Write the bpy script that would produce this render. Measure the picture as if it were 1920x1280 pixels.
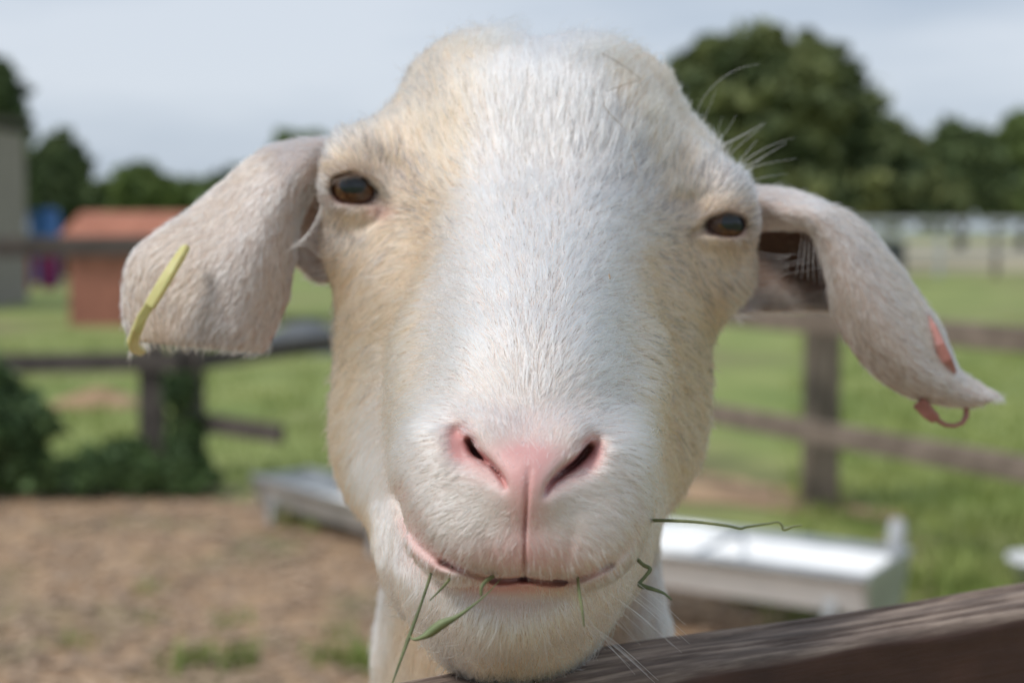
import bpy, bmesh, math, random
import numpy as np
from mathutils import Vector, Matrix
random.seed(7); rng = np.random.default_rng(11)
scene = bpy.context.scene
for o in list(bpy.data.objects): bpy.data.objects.remove(o)
col = scene.collection
# ------------------------------------------------------------------ camera
F = 1920*50/36                      # focal length in photograph pixels
CAM_H, PITCH = 1.15, math.radians(4.5)
cam = bpy.data.cameras.new('camera'); cam.lens = 50; cam.sensor_width = 36
cam.clip_start = .01; cam.clip_end = 6000
cam.dof.use_dof = True; cam.dof.focus_distance = .438; cam.dof.aperture_fstop = 8.2
camo = bpy.data.objects.new('camera', cam); col.objects.link(camo)
camo.location = (0,0,CAM_H); camo.rotation_euler = (math.radians(90)-PITCH, 0, 0)
scene.camera = camo
# ------------------------------------------------------------------ sky, sun, exposure
world = bpy.data.worlds.new('World'); scene.world = world; world.use_nodes = True
SUN_EL, SUN_AZ = math.radians(52), math.radians(-70)   # high, behind the left shoulder of the camera
nt = world.node_tree; nt.nodes.clear()
def wn(t, **k):
    n = nt.nodes.new(t)
    for a, b in k.items(): setattr(n, a, b)
    return n
sky = wn('ShaderNodeTexSky', sky_type='NISHITA'); sky.sun_disc = False
sky.sun_elevation = SUN_EL; sky.sun_rotation = SUN_AZ; sky.air_density = 1.0; sky.dust_density = 2.0
tc = wn('ShaderNodeTexCoord'); mp = wn('ShaderNodeMapping'); mp.inputs['Scale'].default_value = (1.0,1.0,5.0)
n1 = wn('ShaderNodeTexNoise'); n1.inputs['Scale'].default_value = 1.7; n1.inputs['Detail'].default_value = 7; n1.inputs['Roughness'].default_value = .52
nt.links.new(tc.outputs['Generated'], mp.inputs['Vector']); nt.links.new(mp.outputs[0], n1.inputs['Vector'])
rc = wn('ShaderNodeValToRGB'); rc.color_ramp.elements[0].position = .36; rc.color_ramp.elements[1].position = .66
rc.color_ramp.elements[0].color = (3.2,4.0,5.1,1); rc.color_ramp.elements[1].color = (6.1,6.6,7.3,1)
nt.links.new(n1.outputs['Fac'], rc.inputs['Fac'])
mx = wn('ShaderNodeMix', data_type='RGBA'); mx.inputs['Factor'].default_value = .88     # cloud cover
nt.links.new(sky.outputs[0], mx.inputs['A']); nt.links.new(rc.outputs[0], mx.inputs['B'])
bg = wn('ShaderNodeBackground'); bg.inputs['Strength'].default_value = .10
nt.links.new(mx.outputs['Result'], bg.inputs['Color'])
wo = wn('ShaderNodeOutputWorld'); nt.links.new(bg.outputs[0], wo.inputs[0])
sun = bpy.data.lights.new('sun', 'SUN'); sun.energy = 2.0; sun.angle = math.radians(14); sun.color = (1,.965,.92)
suno = bpy.data.objects.new('sun', sun); col.objects.link(suno)
sd = Vector((math.cos(SUN_EL)*math.sin(SUN_AZ), -math.cos(SUN_EL)*.55, math.sin(SUN_EL)))
suno.rotation_euler = sd.to_track_quat('Z','Y').to_euler()
sky.sun_rotation = math.atan2(sd.x, sd.y)
scene.view_settings.view_transform = 'Standard'; scene.view_settings.look = 'None'
scene.view_settings.exposure = 0.24; scene.view_settings.gamma = 1.0
scene.cycles.max_bounces = 10; scene.cycles.diffuse_bounces = 4; scene.cycles.transmission_bounces = 8
scene.cycles_curves.shape = 'RIBBONS'
# ------------------------------------------------------------------ helpers
CM = np.array([[1,0,0],[0,math.sin(PITCH),math.cos(PITCH)],[0,math.cos(PITCH),-math.sin(PITCH)]]).T  # columns: right, up, forward in world
def to_world(p):
    p = np.asarray(p, np.float64)
    r = p[...,0:1]*np.array([1,0,0])+p[...,1:2]*np.array([0,math.sin(PITCH),math.cos(PITCH)])+p[...,2:3]*np.array([0,math.cos(PITCH),-math.sin(PITCH)])
    return r+np.array([0,0,CAM_H])
def vec_world(p):
    return to_world(p)-np.array([0,0,CAM_H])
def tag(o, label=None, cat=None, group=None, kind=None):
    if label: o['label'] = label
    if cat: o['category'] = cat
    if group: o['group'] = group
    if kind: o['kind'] = kind
    return o
def empty(name, loc, rz=0):
    o = bpy.data.objects.new(name, None); col.objects.link(o); o.location = loc; o.rotation_euler = (0,0,rz)
    o.empty_display_size = .1
    return o
def mesh_obj(name, V, Fc, mat=None, parent=None, smooth=False, world_coords=False):
    me = bpy.data.meshes.new(name)
    me.from_pydata(np.asarray(V, float).tolist(), [], np.asarray(Fc).tolist() if not isinstance(Fc, list) else Fc); me.update()
    if smooth: me.polygons.foreach_set('use_smooth', np.ones(len(me.polygons), bool))
    if mat: me.materials.append(mat)
    o = bpy.data.objects.new(name, me); col.objects.link(o)
    if parent is not None:
        o.parent = parent
        if world_coords: o.matrix_parent_inverse = parent.matrix_basis.inverted()
    return o
def new_mat(name):
    m = bpy.data.materials.new(name); m.use_nodes = True; t = m.node_tree
    return m, t, t.nodes['Principled BSDF']
FUR = 1.0
# ------------------------------------------------------------------ GOAT: implicit head
def P(u, v, d):
    return np.array([(u-960)/F*d, (640-v)/F*d, d], dtype=np.float32)
def crom(ctrl, n):
    """Catmull-Rom through the control rows along axis 0"""
    c = np.concatenate([2*ctrl[:1]-ctrl[1:2], ctrl, 2*ctrl[-1:]-ctrl[-2:-1]], 0)
    m = len(ctrl)-1
    t = np.linspace(0, m, n); i = np.minimum(t.astype(int), m-1); f = (t-i).reshape([-1]+[1]*(ctrl.ndim-1))
    p0, p1, p2, p3 = c[i], c[i+1], c[i+2], c[i+3]
    return .5*(2*p1+(p2-p0)*f+(2*p0-5*p1+4*p2-p3)*f*f+(3*p1-p0-3*p2+p3)*f**3)
def rotm(roll=0, pitch=0, yaw=0):
    cr, sr = math.cos(math.radians(roll)), math.sin(math.radians(roll))
    cp, sp = math.cos(math.radians(pitch)), math.sin(math.radians(pitch))
    cy, sy = math.cos(math.radians(yaw)), math.sin(math.radians(yaw))
    Rz = np.array([[cr,-sr,0],[sr,cr,0],[0,0,1]]); Rx = np.array([[1,0,0],[0,cp,-sp],[0,sp,cp]])
    Ry = np.array([[cy,0,sy],[0,1,0],[-sy,0,cy]])
    return (Rz@Rx@Ry).astype(np.float32)
def smin(a, b, k):
    h = np.maximum(k-np.abs(a-b), 0)/k
    return np.minimum(a, b)-h*h*k*0.25
def smax(a, b, k): return -smin(-a, -b, k)
def ell(c, r, rot=(0,0,0)):
    c = np.asarray(c, np.float32); r = np.asarray(r, np.float32); R = rotm(*rot)
    def f(p):
        q = (p-c)@R
        k0 = np.sqrt(((q/r)**2).sum(1)); k1 = np.sqrt(((q/(r*r))**2).sum(1))+1e-9
        return k0*(k0-1)/k1
    return f
def cap(a, b, ra, rb, sq=None):
    a = np.asarray(a, np.float32); b = np.asarray(b, np.float32)
    if sq is not None:
        s = np.asarray(sq, np.float32)
    def f(p):
        pa = p-a; ba = b-a
        if sq is not None: pa = pa/s; ba = ba/s
        h = np.clip((pa@ba)/(ba@ba), 0, 1)
        return np.sqrt(((pa-h[:,None]*ba)**2).sum(1))-(ra+(rb-ra)*h)
    return f
def chain(pts, rad):
    fs = [cap(pts[i], pts[i+1], rad[i], rad[i+1]) for i in range(len(pts)-1)]
    def f(p):
        d = fs[0](p)
        for g in fs[1:]: d = np.minimum(d, g(p))
        return d
    return f

EYE_L, EYE_R, EYE_RAD = P(670,354,.5550), P(1352,421,.5590), .0118
GAZE_L = np.array([-.05,.02,-1.]); GAZE_R = np.array([.30,.0,-.95])
def groove(pts, width, depth, pw=2.0, zmax=.60):
    """a furrow in the skin that follows a line over the face"""
    c = crom(np.column_stack([pts, width, depth]).astype(np.float64), 4*len(pts)).astype(np.float32)
    pts, width, depth = np.ascontiguousarray(c[:,:2]), c[:,2], c[:,3]
    lo = pts.min(0)-3*width.max(); hi = pts.max(0)+3*width.max()
    def f(p):
        u = 960+p[:,0]/p[:,2]*F; v = 640-p[:,1]/p[:,2]*F
        out = np.zeros(len(p), np.float32)
        m = np.nonzero((u > lo[0]) & (u < hi[0]) & (v > lo[1]) & (v < hi[1]) & (p[:,2] < zmax))[0]
        if not len(m): return out
        q = np.stack([u[m], v[m]], 1); best = np.zeros(len(m), np.float32)
        for i in range(len(pts)-1):
            ba = pts[i+1]-pts[i]; t = np.clip(((q-pts[i])@ba)/(ba@ba), 0, 1)
            dist = np.sqrt(((q-pts[i]-t[:,None]*ba)**2).sum(1))
            w = width[i]+(width[i+1]-width[i])*t; dp = depth[i]+(depth[i+1]-depth[i])*t
            val = dp*np.exp(-(dist/w)**pw)
            best = np.where(np.abs(val) > np.abs(best), val, best)
        out[m] = best
        return out
    return f

OPS = [
 # braincase, the two old horn bosses and the forehead
 ('u', ell(P(1012,305,.605), (.052,.044,.058)), 0),
 ('u', ell(P(888,164,.580), (.024,.0195,.028), (24,-25,0)), .014),
 ('u', ell(P(1128,172,.582), (.0245,.0195,.028), (-26,-25,0)), .014),
 ('u', ell(P(1008,345,.574), (.055,.056,.043), (-5,-38,0)), .022),
 # temples
 ('u', cap(P(830,200,.587), P(735,272,.585), .015,.012), .014),
 ('u', cap(P(1200,205,.587), P(1296,298,.586), .014,.012), .014),
 # brow ridges
 ('u', cap(P(800,280,.570), P(674,311,.560), .015,.0145), .016),
 ('u', cap(P(1215,305,.570), P(1348,374,.563), .015,.0138), .016),
 # nose bridge
 ('u', cap(P(1010,400,.560), P(990,780,.446), .045,.030), .030),
 ('u', cap(P(975,480,.545), P(962,760,.452), .037,.028,(1.0,1,1)), .014),
 ('u', cap(P(1030,480,.545), P(1016,760,.452), .037,.028,(1.0,1,1)), .014),
 # cheeks and jaw
 ('u', ell(P(972,610,.592), (.068,.066,.053)), .036),
 ('u', ell(P(785,725,.577), (.026,.066,.045), (3,-12,0)), .030),
 ('u', ell(P(1183,705,.579), (.025,.062,.045), (-7,-12,0)), .030),
 ('u', cap(P(790,840,.562), P(838,1040,.494), .029,.0230), .030),
 ('u', cap(P(1150,815,.562), P(1100,1035,.492), .028,.020), .030),
 ('u', cap(P(985,700,.530), P(975,960,.470), .046,.036), .030),
 # below the eyes
 ('u', ell(P(686,440,.572), (.014,.015,.015)), .022),
 ('u', ell(P(1340,502,.574), (.0150,.016,.016)), .020),
 # the face runs out into the muzzle
 ('u', cap(P(895,690,.490), P(895,860,.446), .018,.012), .032),
 ('u', cap(P(1085,700,.490), P(1078,865,.447), .017,.011), .032),
 # muzzle: two lip lobes, nose
 ('u', ell(P(868,945,.4275), (.0205,.0208,.031), (12,-8,0)), .014),
 ('u', ell(P(1092,957,.4285), (.0195,.0208,.031), (-12,-8,0)), .014),
 ('u', ell(P(985,995,.4225), (.026,.0145,.028), (0,0,0)), .014),
 ('u', ell(P(988,850,.4245), (.0225,.0185,.0305), (0,-25,0)), .014),
 ('u', cap(P(912,838,.4055), P(966,902,.3990), .0078,.0064), .010),
 ('u', cap(P(1062,848,.4060), P(1006,905,.3990), .0078,.0064), .010),
 # soft flesh beside the nostrils
 ('u', ell(P(838,860,.4235), (.0090,.0120,.018), (20,0,0)), .016),
 ('u', ell(P(1138,875,.4250), (.0085,.0120,.018), (-20,0,0)), .016),
 # lower jaw, added with a tight blend so the mouth line stays
 ('t', None, 0),
 ('u', ell(P(948,1114,.4480), (.0180,.0162,.028), (0,0,0)), 0),
 ('u', ell(P(967,1058,.4600), (.0360,.0200,.034), (0,0,0)), .022),
 ('u', ell(P(940,1158,.4610), (.0122,.0092,.021), (0,0,0)), .014),
 ('u', cap(P(965,1085,.48), P(975,960,.56), .034,.05), .02),
 ('m', None, .0042),
 # throat and neck
 ('u', cap(P(975,880,.620), P(982,1240,.650), .060,.0625,(1,1,1)), .030),
 ('u', cap(P(982,1240,.650), P(975,2100,.72), .0625,.085,(1,1,1)), .020),
 ('g', groove([(770,338),(725,308),(665,296),(620,318)], [12,12,12,12], [.0006,.0012,.0012,.0006]), 0),
 ('g', groove([(1250,378),(1300,376),(1350,366),(1400,376)], [12,12,12,12], [.0006,.0010,.0010,.0005]), 0),
 ('g', groove([(716,386),(708,412),(672,424)], [9,11,10], [.0010,.0009,.0004]), 0),
 ('g', groove([(1300,440),(1320,470),(1368,466)], [9,10,9], [.0008,.0007,.0003]), 0),
 ('b', groove([(815,420),(812,540),(800,660),(800,760)], [48,55,55,45], [.0020,.0042,.0042,.0015], 2, .58), 0),
 ('b', groove([(1196,450),(1182,570),(1178,680),(1170,770)], [48,55,50,45], [.0020,.0042,.0042,.0015], 2, .58), 0),
 ('b', groove([(1012,250),(1010,330),(1008,420)], [70,80,60], [.0010,.0030,.0010], 2, .60), 0),
 ('b', groove([(745,190),(770,250)], [45,45], [.0014,.0014], 2, .64), 0),
 ('b', groove([(1268,215),(1250,275)], [45,45], [.0014,.0014], 2, .64), 0),
 ('b', groove([(1010,80),(1012,170)], [40,55], [.0014,.0010], 2, .64), 0),
 # eyelid shells, then the almond openings
 ('u', ell(EYE_L, (.0136,.0132,.0140)), .008),
 ('u', ell(EYE_R, (.0136,.0132,.0140)), .008),
 ('eye', None, 0),
 ('s', ell(EYE_L, (.0119,.0119,.0119)), .0005),
 ('s', ell(EYE_R, (.0119,.0119,.0119)), .0005),
 # furrows: mouth corner, philtrum, nostrils, folds round the eyes
 ('g', groove([(747,895),(753,945),(778,1000),(815,1040),(850,1060)], [11,17,19,16,11], [.0006,.0028,.0034,.0028,.0014], 2, .5), 0),
 ('g', groove([(1192,940),(1188,1000),(1165,1040),(1130,1062)], [9,11,10,8], [.0003,.0010,.0013,.0008], 2, .5), 0),
 ('g', groove([(993,880),(988,930),(984,985),(983,1040),(982,1084)], [7,4.5,3.4,3.4,5], [.0004,.0012,.0018,.0022,.0026], 2, .45), 0),
 ('g', groove([(835,1052),(880,1072),(935,1086),(982,1084),(1035,1089),(1090,1082),(1145,1058)], [10,9,9,9,9,9,8], [.0024,.0028,.0030,.0031,.0030,.0026,.0016], 2, .46), 0),
 ('g', groove([(860,815),(868,845),(900,872),(930,898),(944,916)], [24,26,22,15,9], [.0034,.0030,.0014,.0010,.0008], 2, .46), 0),
 ('g', groove([(1112,836),(1100,866),(1070,890),(1040,912),(1024,928)], [22,24,20,15,9], [.0032,.0030,.0016,.0012,.0008], 2, .46), 0),
 ('g', groove([(882,828),(893,850),(920,871),(941,896),(950,913)], [10,8,5.5,5,4], [.0040,.0075,.0050,.0042,.0016], 2.0, .46), 0),
 ('g', groove([(1101,842),(1082,866),(1056,886),(1033,906),(1023,924)], [10,9,8,6,4], [.0040,.0075,.0075,.0052,.0016], 2.0, .46), 0),
 ('g', groove([(905,1000),(930,1085)], [14,10], [.0004,.0008], 2, .45), 0),
 ('g', groove([(1075,1000),(1045,1085)], [14,10], [.0004,.0008], 2, .45), 0),
 ('g', groove([(880,1108),(965,1122),(1060,1110)], [20,22,20], [.0014,.0018,.0014], 2, .47), 0),
]
NECK_CUT = -.20
def run_ops(ops, p):
    d = None; keep = None
    for op, f, k in ops:
        if op == 't': keep = d; d = None; continue
        if op == 'm': d = smin(keep, d, k); continue
        g = f(p)
        if op in 'gb': d = d+g; continue
        if op == 'u': d = g if d is None else smin(d, g, max(k, 1e-5))
        else: d = smax(d, -g, k)
    return d
def almond(rows):
    i = [o[0] for o in OPS].index('eye'); pre = OPS[:i]; pts = []; ds = np.linspace(.50, .60, 400)
    for u, v, r, inn in rows:
        ray = np.array([(u-960)/F, (640-v)/F, 1.0]); q = (ray[None]*ds[:,None]).astype(np.float32)
        k = int(np.argmax(run_ops(pre, q) < 0)); pts.append((P(u, v, float(ds[k])+inn), r))
    return chain([p for p, r in pts], [r for p, r in pts])
ei = [o[0] for o in OPS].index('eye')
CUT_L = almond([(626,359,.0028,0),(641,355,.0056,.001),(658,354,.0062,.001),(677,359,.0054,.001),(694,367,.0040,.0008),(708,375,.0024,.0006),(721,383,.0010,.0002)])
CUT_R = almond([(1302,436,.0010,.0003),(1318,431,.0022,.0006),(1338,424,.0038,.001),(1360,421,.0050,.001),(1380,423,.0046,.001),(1392,427,.0028,0)])
OPS[ei:ei+1] = [('s', CUT_L, .0015), ('s', CUT_R, .0015)]
def head_sdf(p):
    return np.maximum(run_ops(OPS, p), NECK_CUT-p[:,1])
def axis(segs, coarse=4):
    """grid coordinates with a finer step where the face has fine features: (from, to, step) runs"""
    out = []
    for lo, hi, h in segs:
        n = max(1, int(round((hi-lo)/h))); out += list(np.linspace(lo, hi, n, endpoint=False))
    out.append(segs[-1][1])
    while (len(out)-1) % coarse: out.append(out[-1]+segs[-1][2])
    return np.array(out, np.float32)
def surface_nets(sdf, ax, coarse=4):
    n = np.array([len(a) for a in ax]); hmax = max(float(np.diff(a).max()) for a in ax)
    cax = [a[::coarse] for a in ax]
    G = np.stack(np.meshgrid(*cax, indexing='ij'), -1).reshape(-1,3)
    cv = sdf(G).reshape([len(a) for a in cax])
    near = np.abs(cv) < hmax*coarse*1.0
    pad = near.copy()
    for a in range(3):
        q = pad.copy()
        s1 = [slice(None)]*3; s2 = [slice(None)]*3; s1[a] = slice(1,None); s2[a] = slice(None,-1)
        q[tuple(s1)] |= pad[tuple(s2)]; q[tuple(s2)] |= pad[tuple(s1)]; pad = q
    idx = [np.minimum((np.arange(n[i])+coarse//2)//coarse, cv.shape[i]-1) for i in range(3)]
    vals = cv[np.ix_(*idx)].astype(np.float32); m = pad[np.ix_(*idx)]
    I = np.argwhere(m)
    out = np.empty(len(I), np.float32)
    for s in range(0, len(I), 400000):
        q = I[s:s+400000]
        out[s:s+400000] = sdf(np.stack([ax[k][q[:,k]] for k in range(3)], 1))
    vals[m] = out
    ins = vals < 0
    c = [(i,j,k) for i in (0,1) for j in (0,1) for k in (0,1)]
    sl = lambda o: tuple(slice(o[a], n[a]-1+o[a]) for a in range(3))
    cnt = sum(ins[sl(o)].astype(np.int8) for o in c)
    act = np.argwhere((cnt > 0) & (cnt < 8))
    vid = -np.ones(n-1, np.int32); vid[act[:,0],act[:,1],act[:,2]] = np.arange(len(act))
    acc = np.zeros((len(act),3), np.float32); num = np.zeros(len(act), np.float32)
    C = {o: vals[act[:,0]+o[0], act[:,1]+o[1], act[:,2]+o[2]] for o in c}
    for o in c:
        for a in range(3):
            if o[a]: continue
            o2 = list(o); o2[a] = 1; o2 = tuple(o2)
            x = (C[o] < 0) != (C[o2] < 0)
            t = np.where(x, C[o]/(C[o]-C[o2]+1e-20), 0)
            pt = np.tile(np.array(o, np.float32), (len(act),1)); pt[:,a] += t
            acc += np.where(x[:,None], pt, 0); num += x
    g = act+acc/num[:,None]
    V = np.stack([np.interp(g[:,k], np.arange(n[k]), ax[k]) for k in range(3)], 1)
    quads = []
    for a in range(3):
        b, d_ = (a+1)%3, (a+2)%3
        s1 = [slice(1,n[i]-1) for i in range(3)]; s1[a] = slice(0,n[a]-1)
        s2 = list(s1); s2[a] = slice(1,n[a])
        A = ins[tuple(s1)]; B = ins[tuple(s2)]
        e = np.argwhere(A != B)
        if not len(e): continue
        off = np.array([1,1,1]); off[a] = 0
        fl = A[e[:,0],e[:,1],e[:,2]]
        e = e+off
        def vv(db, dd):
            q = e.copy(); q[:,b] -= db; q[:,d_] -= dd
            return vid[q[:,0],q[:,1],q[:,2]]
        Q = np.stack([vv(1,1), vv(0,1), vv(0,0), vv(1,0)], 1)
        Q[~fl] = Q[~fl][:, ::-1]
        quads.append(Q)
    return V.astype(np.float32), np.concatenate(quads)
def sdf_grad(sdf, p, e=3e-4):
    g = np.empty_like(p)
    for a in range(3):
        o = np.zeros(3, np.float32); o[a] = e
        g[:,a] = (sdf(p+o)-sdf(p-o))/(2*e)
    return g
def project(sdf, V, it=2):
    for _ in range(it):
        d = sdf(V); g = sdf_grad(sdf, V)
        V = V-np.clip(d, -.002, .002)[:,None]*g/np.maximum((g*g).sum(1), .3)[:,None]
    return V.astype(np.float32)
EARS = {
 # rows run from the head to the tip; columns from the front edge over the fold to the rear edge; then thickness
 'L': [
  [(612,362,.590),(604,318,.578),(610,286,.584),(650,270,.600),(650,330,.630),(640,430,.640),(628,530,.630)],
  [(586,372,.578),(577,320,.562),(574,286,.572),(585,268,.600),(585,330,.630),(590,420,.640),(590,528,.625)],
  [(562,425,.574),(545,360,.556),(528,310,.562),(505,282,.590),(530,340,.618),(550,420,.630),(556,500,.622)],
  [(552,495,.572),(512,420,.553),(475,360,.560),(432,335,.584),(470,390,.605),(505,450,.618),(525,505,.618)],
  [(542,560,.570),(488,485,.551),(430,425,.556),(362,394,.574),(400,440,.592),(440,490,.604),(470,530,.610)],
  [(520,612,.568),(462,555,.551),(390,490,.552),(288,445,.566),(330,490,.580),(370,530,.590),(400,560,.598)],
  [(508,641,.566),(440,610,.551),(360,565,.550),(248,492,.562),(270,530,.570),(300,560,.578),(330,580,.584)],
  [(500,655,.565),(425,640,.552),(345,620,.550),(240,575,.560),(244,595,.564),(256,612,.569),(274,620,.574)],
  [(494,661,.565),(415,654,.553),(335,648,.551),(252,640,.559),(250,641,.561),(251,642,.564),(255,643,.567)],
 ],
 'R': [
  [(1398,440,.590),(1400,395,.585),(1395,362,.590),(1390,360,.615),(1390,420,.655),(1385,500,.660),(1370,588,.636)],
  [(1466,430,.586),(1462,410,.572),(1466,385,.572),(1472,362,.600),(1475,420,.655),(1465,510,.662),(1458,584,.636)],
  [(1522,440,.582),(1513,418,.565),(1520,395,.566),(1540,384,.596),(1545,430,.650),(1535,520,.658),(1528,584,.634)],
  [(1546,512,.578),(1556,460,.562),(1582,430,.566),(1608,418,.594),(1605,470,.630),(1598,540,.640),(1590,590,.630)],
  [(1562,590,.576),(1592,530,.560),(1632,490,.566),(1666,480,.592),(1655,530,.620),(1645,580,.628),(1635,610,.624)],
  [(1596,655,.574),(1632,600,.560),(1680,560,.566),(1716,550,.592),(1712,590,.612),(1705,630,.618),(1690,650,.618)],
  [(1640,705,.574),(1682,665,.562),(1724,630,.568),(1756,612,.590),(1764,640,.605),(1762,672,.610),(1750,690,.612)],
  [(1690,738,.576),(1732,712,.566),(1762,692,.572),(1778,680,.590),(1792,690,.600),(1796,706,.604),(1790,716,.606)],
  [(1752,757,.580),(1785,742,.574),(1812,727,.578),(1824,716,.590),(1822,726,.596),(1826,730,.599),(1826,734,.600)],
  [(1818,764,.584),(1842,759,.580),(1862,750,.580),(1871,741,.588),(1872,742,.592),(1871,744,.594),(1869,746,.595)],
 ]}
def ear_sheet(side, ns=64, nt=56):
    g = np.array([[P(*q) for q in row] for row in EARS[side]], np.float64)
    g = crom(g, ns); g = crom(g.transpose(1,0,2), nt).transpose(1,0,2)
    return g
def ear_mesh(side, ns=64, nt=56):
    g = ear_sheet(side, ns, nt)
    ds = np.gradient(g, axis=0); dt = np.gradient(g, axis=1)
    nn = np.cross(ds, dt); nn /= np.linalg.norm(nn, axis=2, keepdims=True)+1e-12
    if side == 'R': nn = -nn
    for _ in range(2):
        nn[1:-1,1:-1] = (nn[1:-1,1:-1]*2+nn[:-2,1:-1]+nn[2:,1:-1]+nn[1:-1,:-2]+nn[1:-1,2:])/6
    nn /= np.linalg.norm(nn, axis=2, keepdims=True)+1e-12
    s = np.linspace(0,1,ns)[:,None]; t = np.linspace(0,1,nt)[None,:]
    edge = np.minimum(np.minimum(t, 1-t)*9, (1-s)*12); edge = np.sqrt(np.clip(edge, 0.02, 1))
    th = (.0028-.0012*s)*edge
    A = g+nn*th[...,None]*.5*1.0; B = g-nn*th[...,None]*.5*1.0
    A = A.reshape(-1,3); B = B.reshape(-1,3); n = ns*nt
    V = np.concatenate([A,B])
    i = np.arange(ns-1)[:,None]*nt+np.arange(nt-1)[None,:]; i = i.ravel()
    q1 = np.stack([i,i+1,i+nt+1,i+nt],1); q2 = q1[:,::-1]+n
    rim = np.concatenate([np.arange(nt), np.arange(1,ns)*nt+nt-1, (ns-1)*nt+np.arange(nt-2,-1,-1), np.arange(ns-2,-1,-1)*nt])
    a, b = rim[:-1], rim[1:]
    q3 = np.stack([b,a,a+n,b+n],1)
    Q = np.concatenate([q1,q2,q3])
    if side == 'L': Q = Q[:, ::-1]
    return V.astype(np.float32), Q
# ------------------------------------------------------------------ GOAT: one continuous body
AX = [axis([(-.115,-.066,.0020),(-.066,-.046,.0009),(-.046,-.034,.0018),(-.034,.038,.0007),(.038,.066,.0018),(.066,.092,.0009),(.092,.115,.0020)]),
      axis([(-.206,-.075,.0022),(-.075,-.020,.0007),(-.020,.034,.0018),(.034,.066,.0009),(.066,.155,.0020)]),
      axis([(.376,.450,.0007),(.450,.535,.0018),(.535,.560,.0009),(.560,.76,.0022)])]
HV, HQ = surface_nets(head_sdf, AX)
HV = project(head_sdf, HV, 2)
EARV = {s: ear_mesh(s) for s in 'LR'}
def body_sdf(p):            # world metres; the part of the goat behind and below the rail
    ops = [cap((0.004,.66,.80), (0.002,.74,.64), .062,.10), cap((0,.80,.60), (0,1.42,.60), .150,.165,(.92,1,1.15)),
           cap((0,.76,.56), (0,.84,.48), .10,.11), cap((0,1.48,.70), (0,1.60,.70), .045,.02), cap((0,1.60,.70), (0,1.66,.62), .02,.012)]
    for s in (-1,1):
        ops += [cap((s*.085,.80,.52), (s*.088,.79,.34), .060,.034), cap((s*.088,.79,.34), (s*.088,.79,.10), .030,.020), cap((s*.088,.79,.10), (s*.088,.76,.03), .023,.030),
                cap((s*.085,1.42,.56), (s*.098,1.36,.40), .090,.050), cap((s*.098,1.36,.40), (s*.098,1.50,.27), .045,.026), cap((s*.098,1.50,.27), (s*.098,1.47,.09), .024,.020), cap((s*.098,1.47,.09), (s*.098,1.43,.03), .022,.030)]
    d = ops[0](p)
    for f in ops[1:]: d = smin(d, f(p), .05)
    return np.maximum(d, .002-p[:,2])
BV, BQ = surface_nets(body_sdf, [axis([(-.24,.24,.014)]), axis([(.52,1.72,.014)]), axis([(-.02,.96,.014)])], coarse=2)

goat = empty('goat', (0,1.1,0))
def mesh_only(V, Q):
    me = bpy.data.meshes.new('m'); me.from_pydata(V.tolist(), [], Q.tolist()); me.update(); return me
pieces = [mesh_only(to_world(HV), HQ[:, ::-1])]+[mesh_only(to_world(EARV[s][0]), EARV[s][1][:, ::-1]) for s in 'LR']+[mesh_only(BV, BQ)]
for me in pieces:
    bm_ = bmesh.new(); bm_.from_mesh(me); bmesh.ops.recalc_face_normals(bm_, faces=bm_.faces); bm_.to_mesh(me); bm_.free()
tmp = [bpy.data.objects.new('t', me) for me in pieces]
for o in tmp: col.objects.link(o)
for o in tmp[1:]:
    md = tmp[0].modifiers.new('u', 'BOOLEAN'); md.operation = 'UNION'; md.solver = 'EXACT'; md.use_self = False; md.object = o
dg = bpy.context.evaluated_depsgraph_get()
body_me = bpy.data.meshes.new_from_object(tmp[0].evaluated_get(dg))
print('boolean', len(body_me.vertices), [len(m.vertices) for m in pieces])
for o in tmp: bpy.data.objects.remove(o)
# ------------------------------------------------------------------ GOAT: skin colour, coat, eyes
nv = len(body_me.vertices)
co = np.empty(nv*3); body_me.vertices.foreach_get('co', co); co = co.reshape(-1,3)
no = np.empty(nv*3); body_me.vertex_normals.foreach_get('vector', no); no = no.reshape(-1,3)
rel = co-np.array([0,0,CAM_H])
AXR = np.array([[1,0,0],[0,math.sin(PITCH),math.cos(PITCH)],[0,math.cos(PITCH),-math.sin(PITCH)]])
L = (rel@AXR.T).astype(np.float32); LN = (no@AXR.T).astype(np.float32)     # head frame: right, up, away
U = 960+L[:,0]/L[:,2]*F; Vv = 640-L[:,1]/L[:,2]*F
MIDU = lambda v: 1020-(v-50)*.04
def mirror(t):                                            # a table for the goat's other side
    out = []
    for r in t:
        m = MIDU(r[1]); du = m-r[0]; out.append((m+du*.96, r[1]+du*.17, -r[2], r[3]) if len(r) == 4 else (m+du*.96, r[1]+du*.17)+tuple(r[2:]))
    return out
FLOW_M = [(1000,780,0,-1),(1000,700,0,-1),(1000,600,0,-1),(1003,520,0,-1),(1005,450,0,-1),(1010,380,0,-1),(1010,300,0,-1),(1013,220,0,-1),(1015,150,0,-1),(1020,70,.2,-1),
          (965,1150,0,1),(965,1105,0,1),(960,1230,0,1),(985,850,0,-1)]
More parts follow.
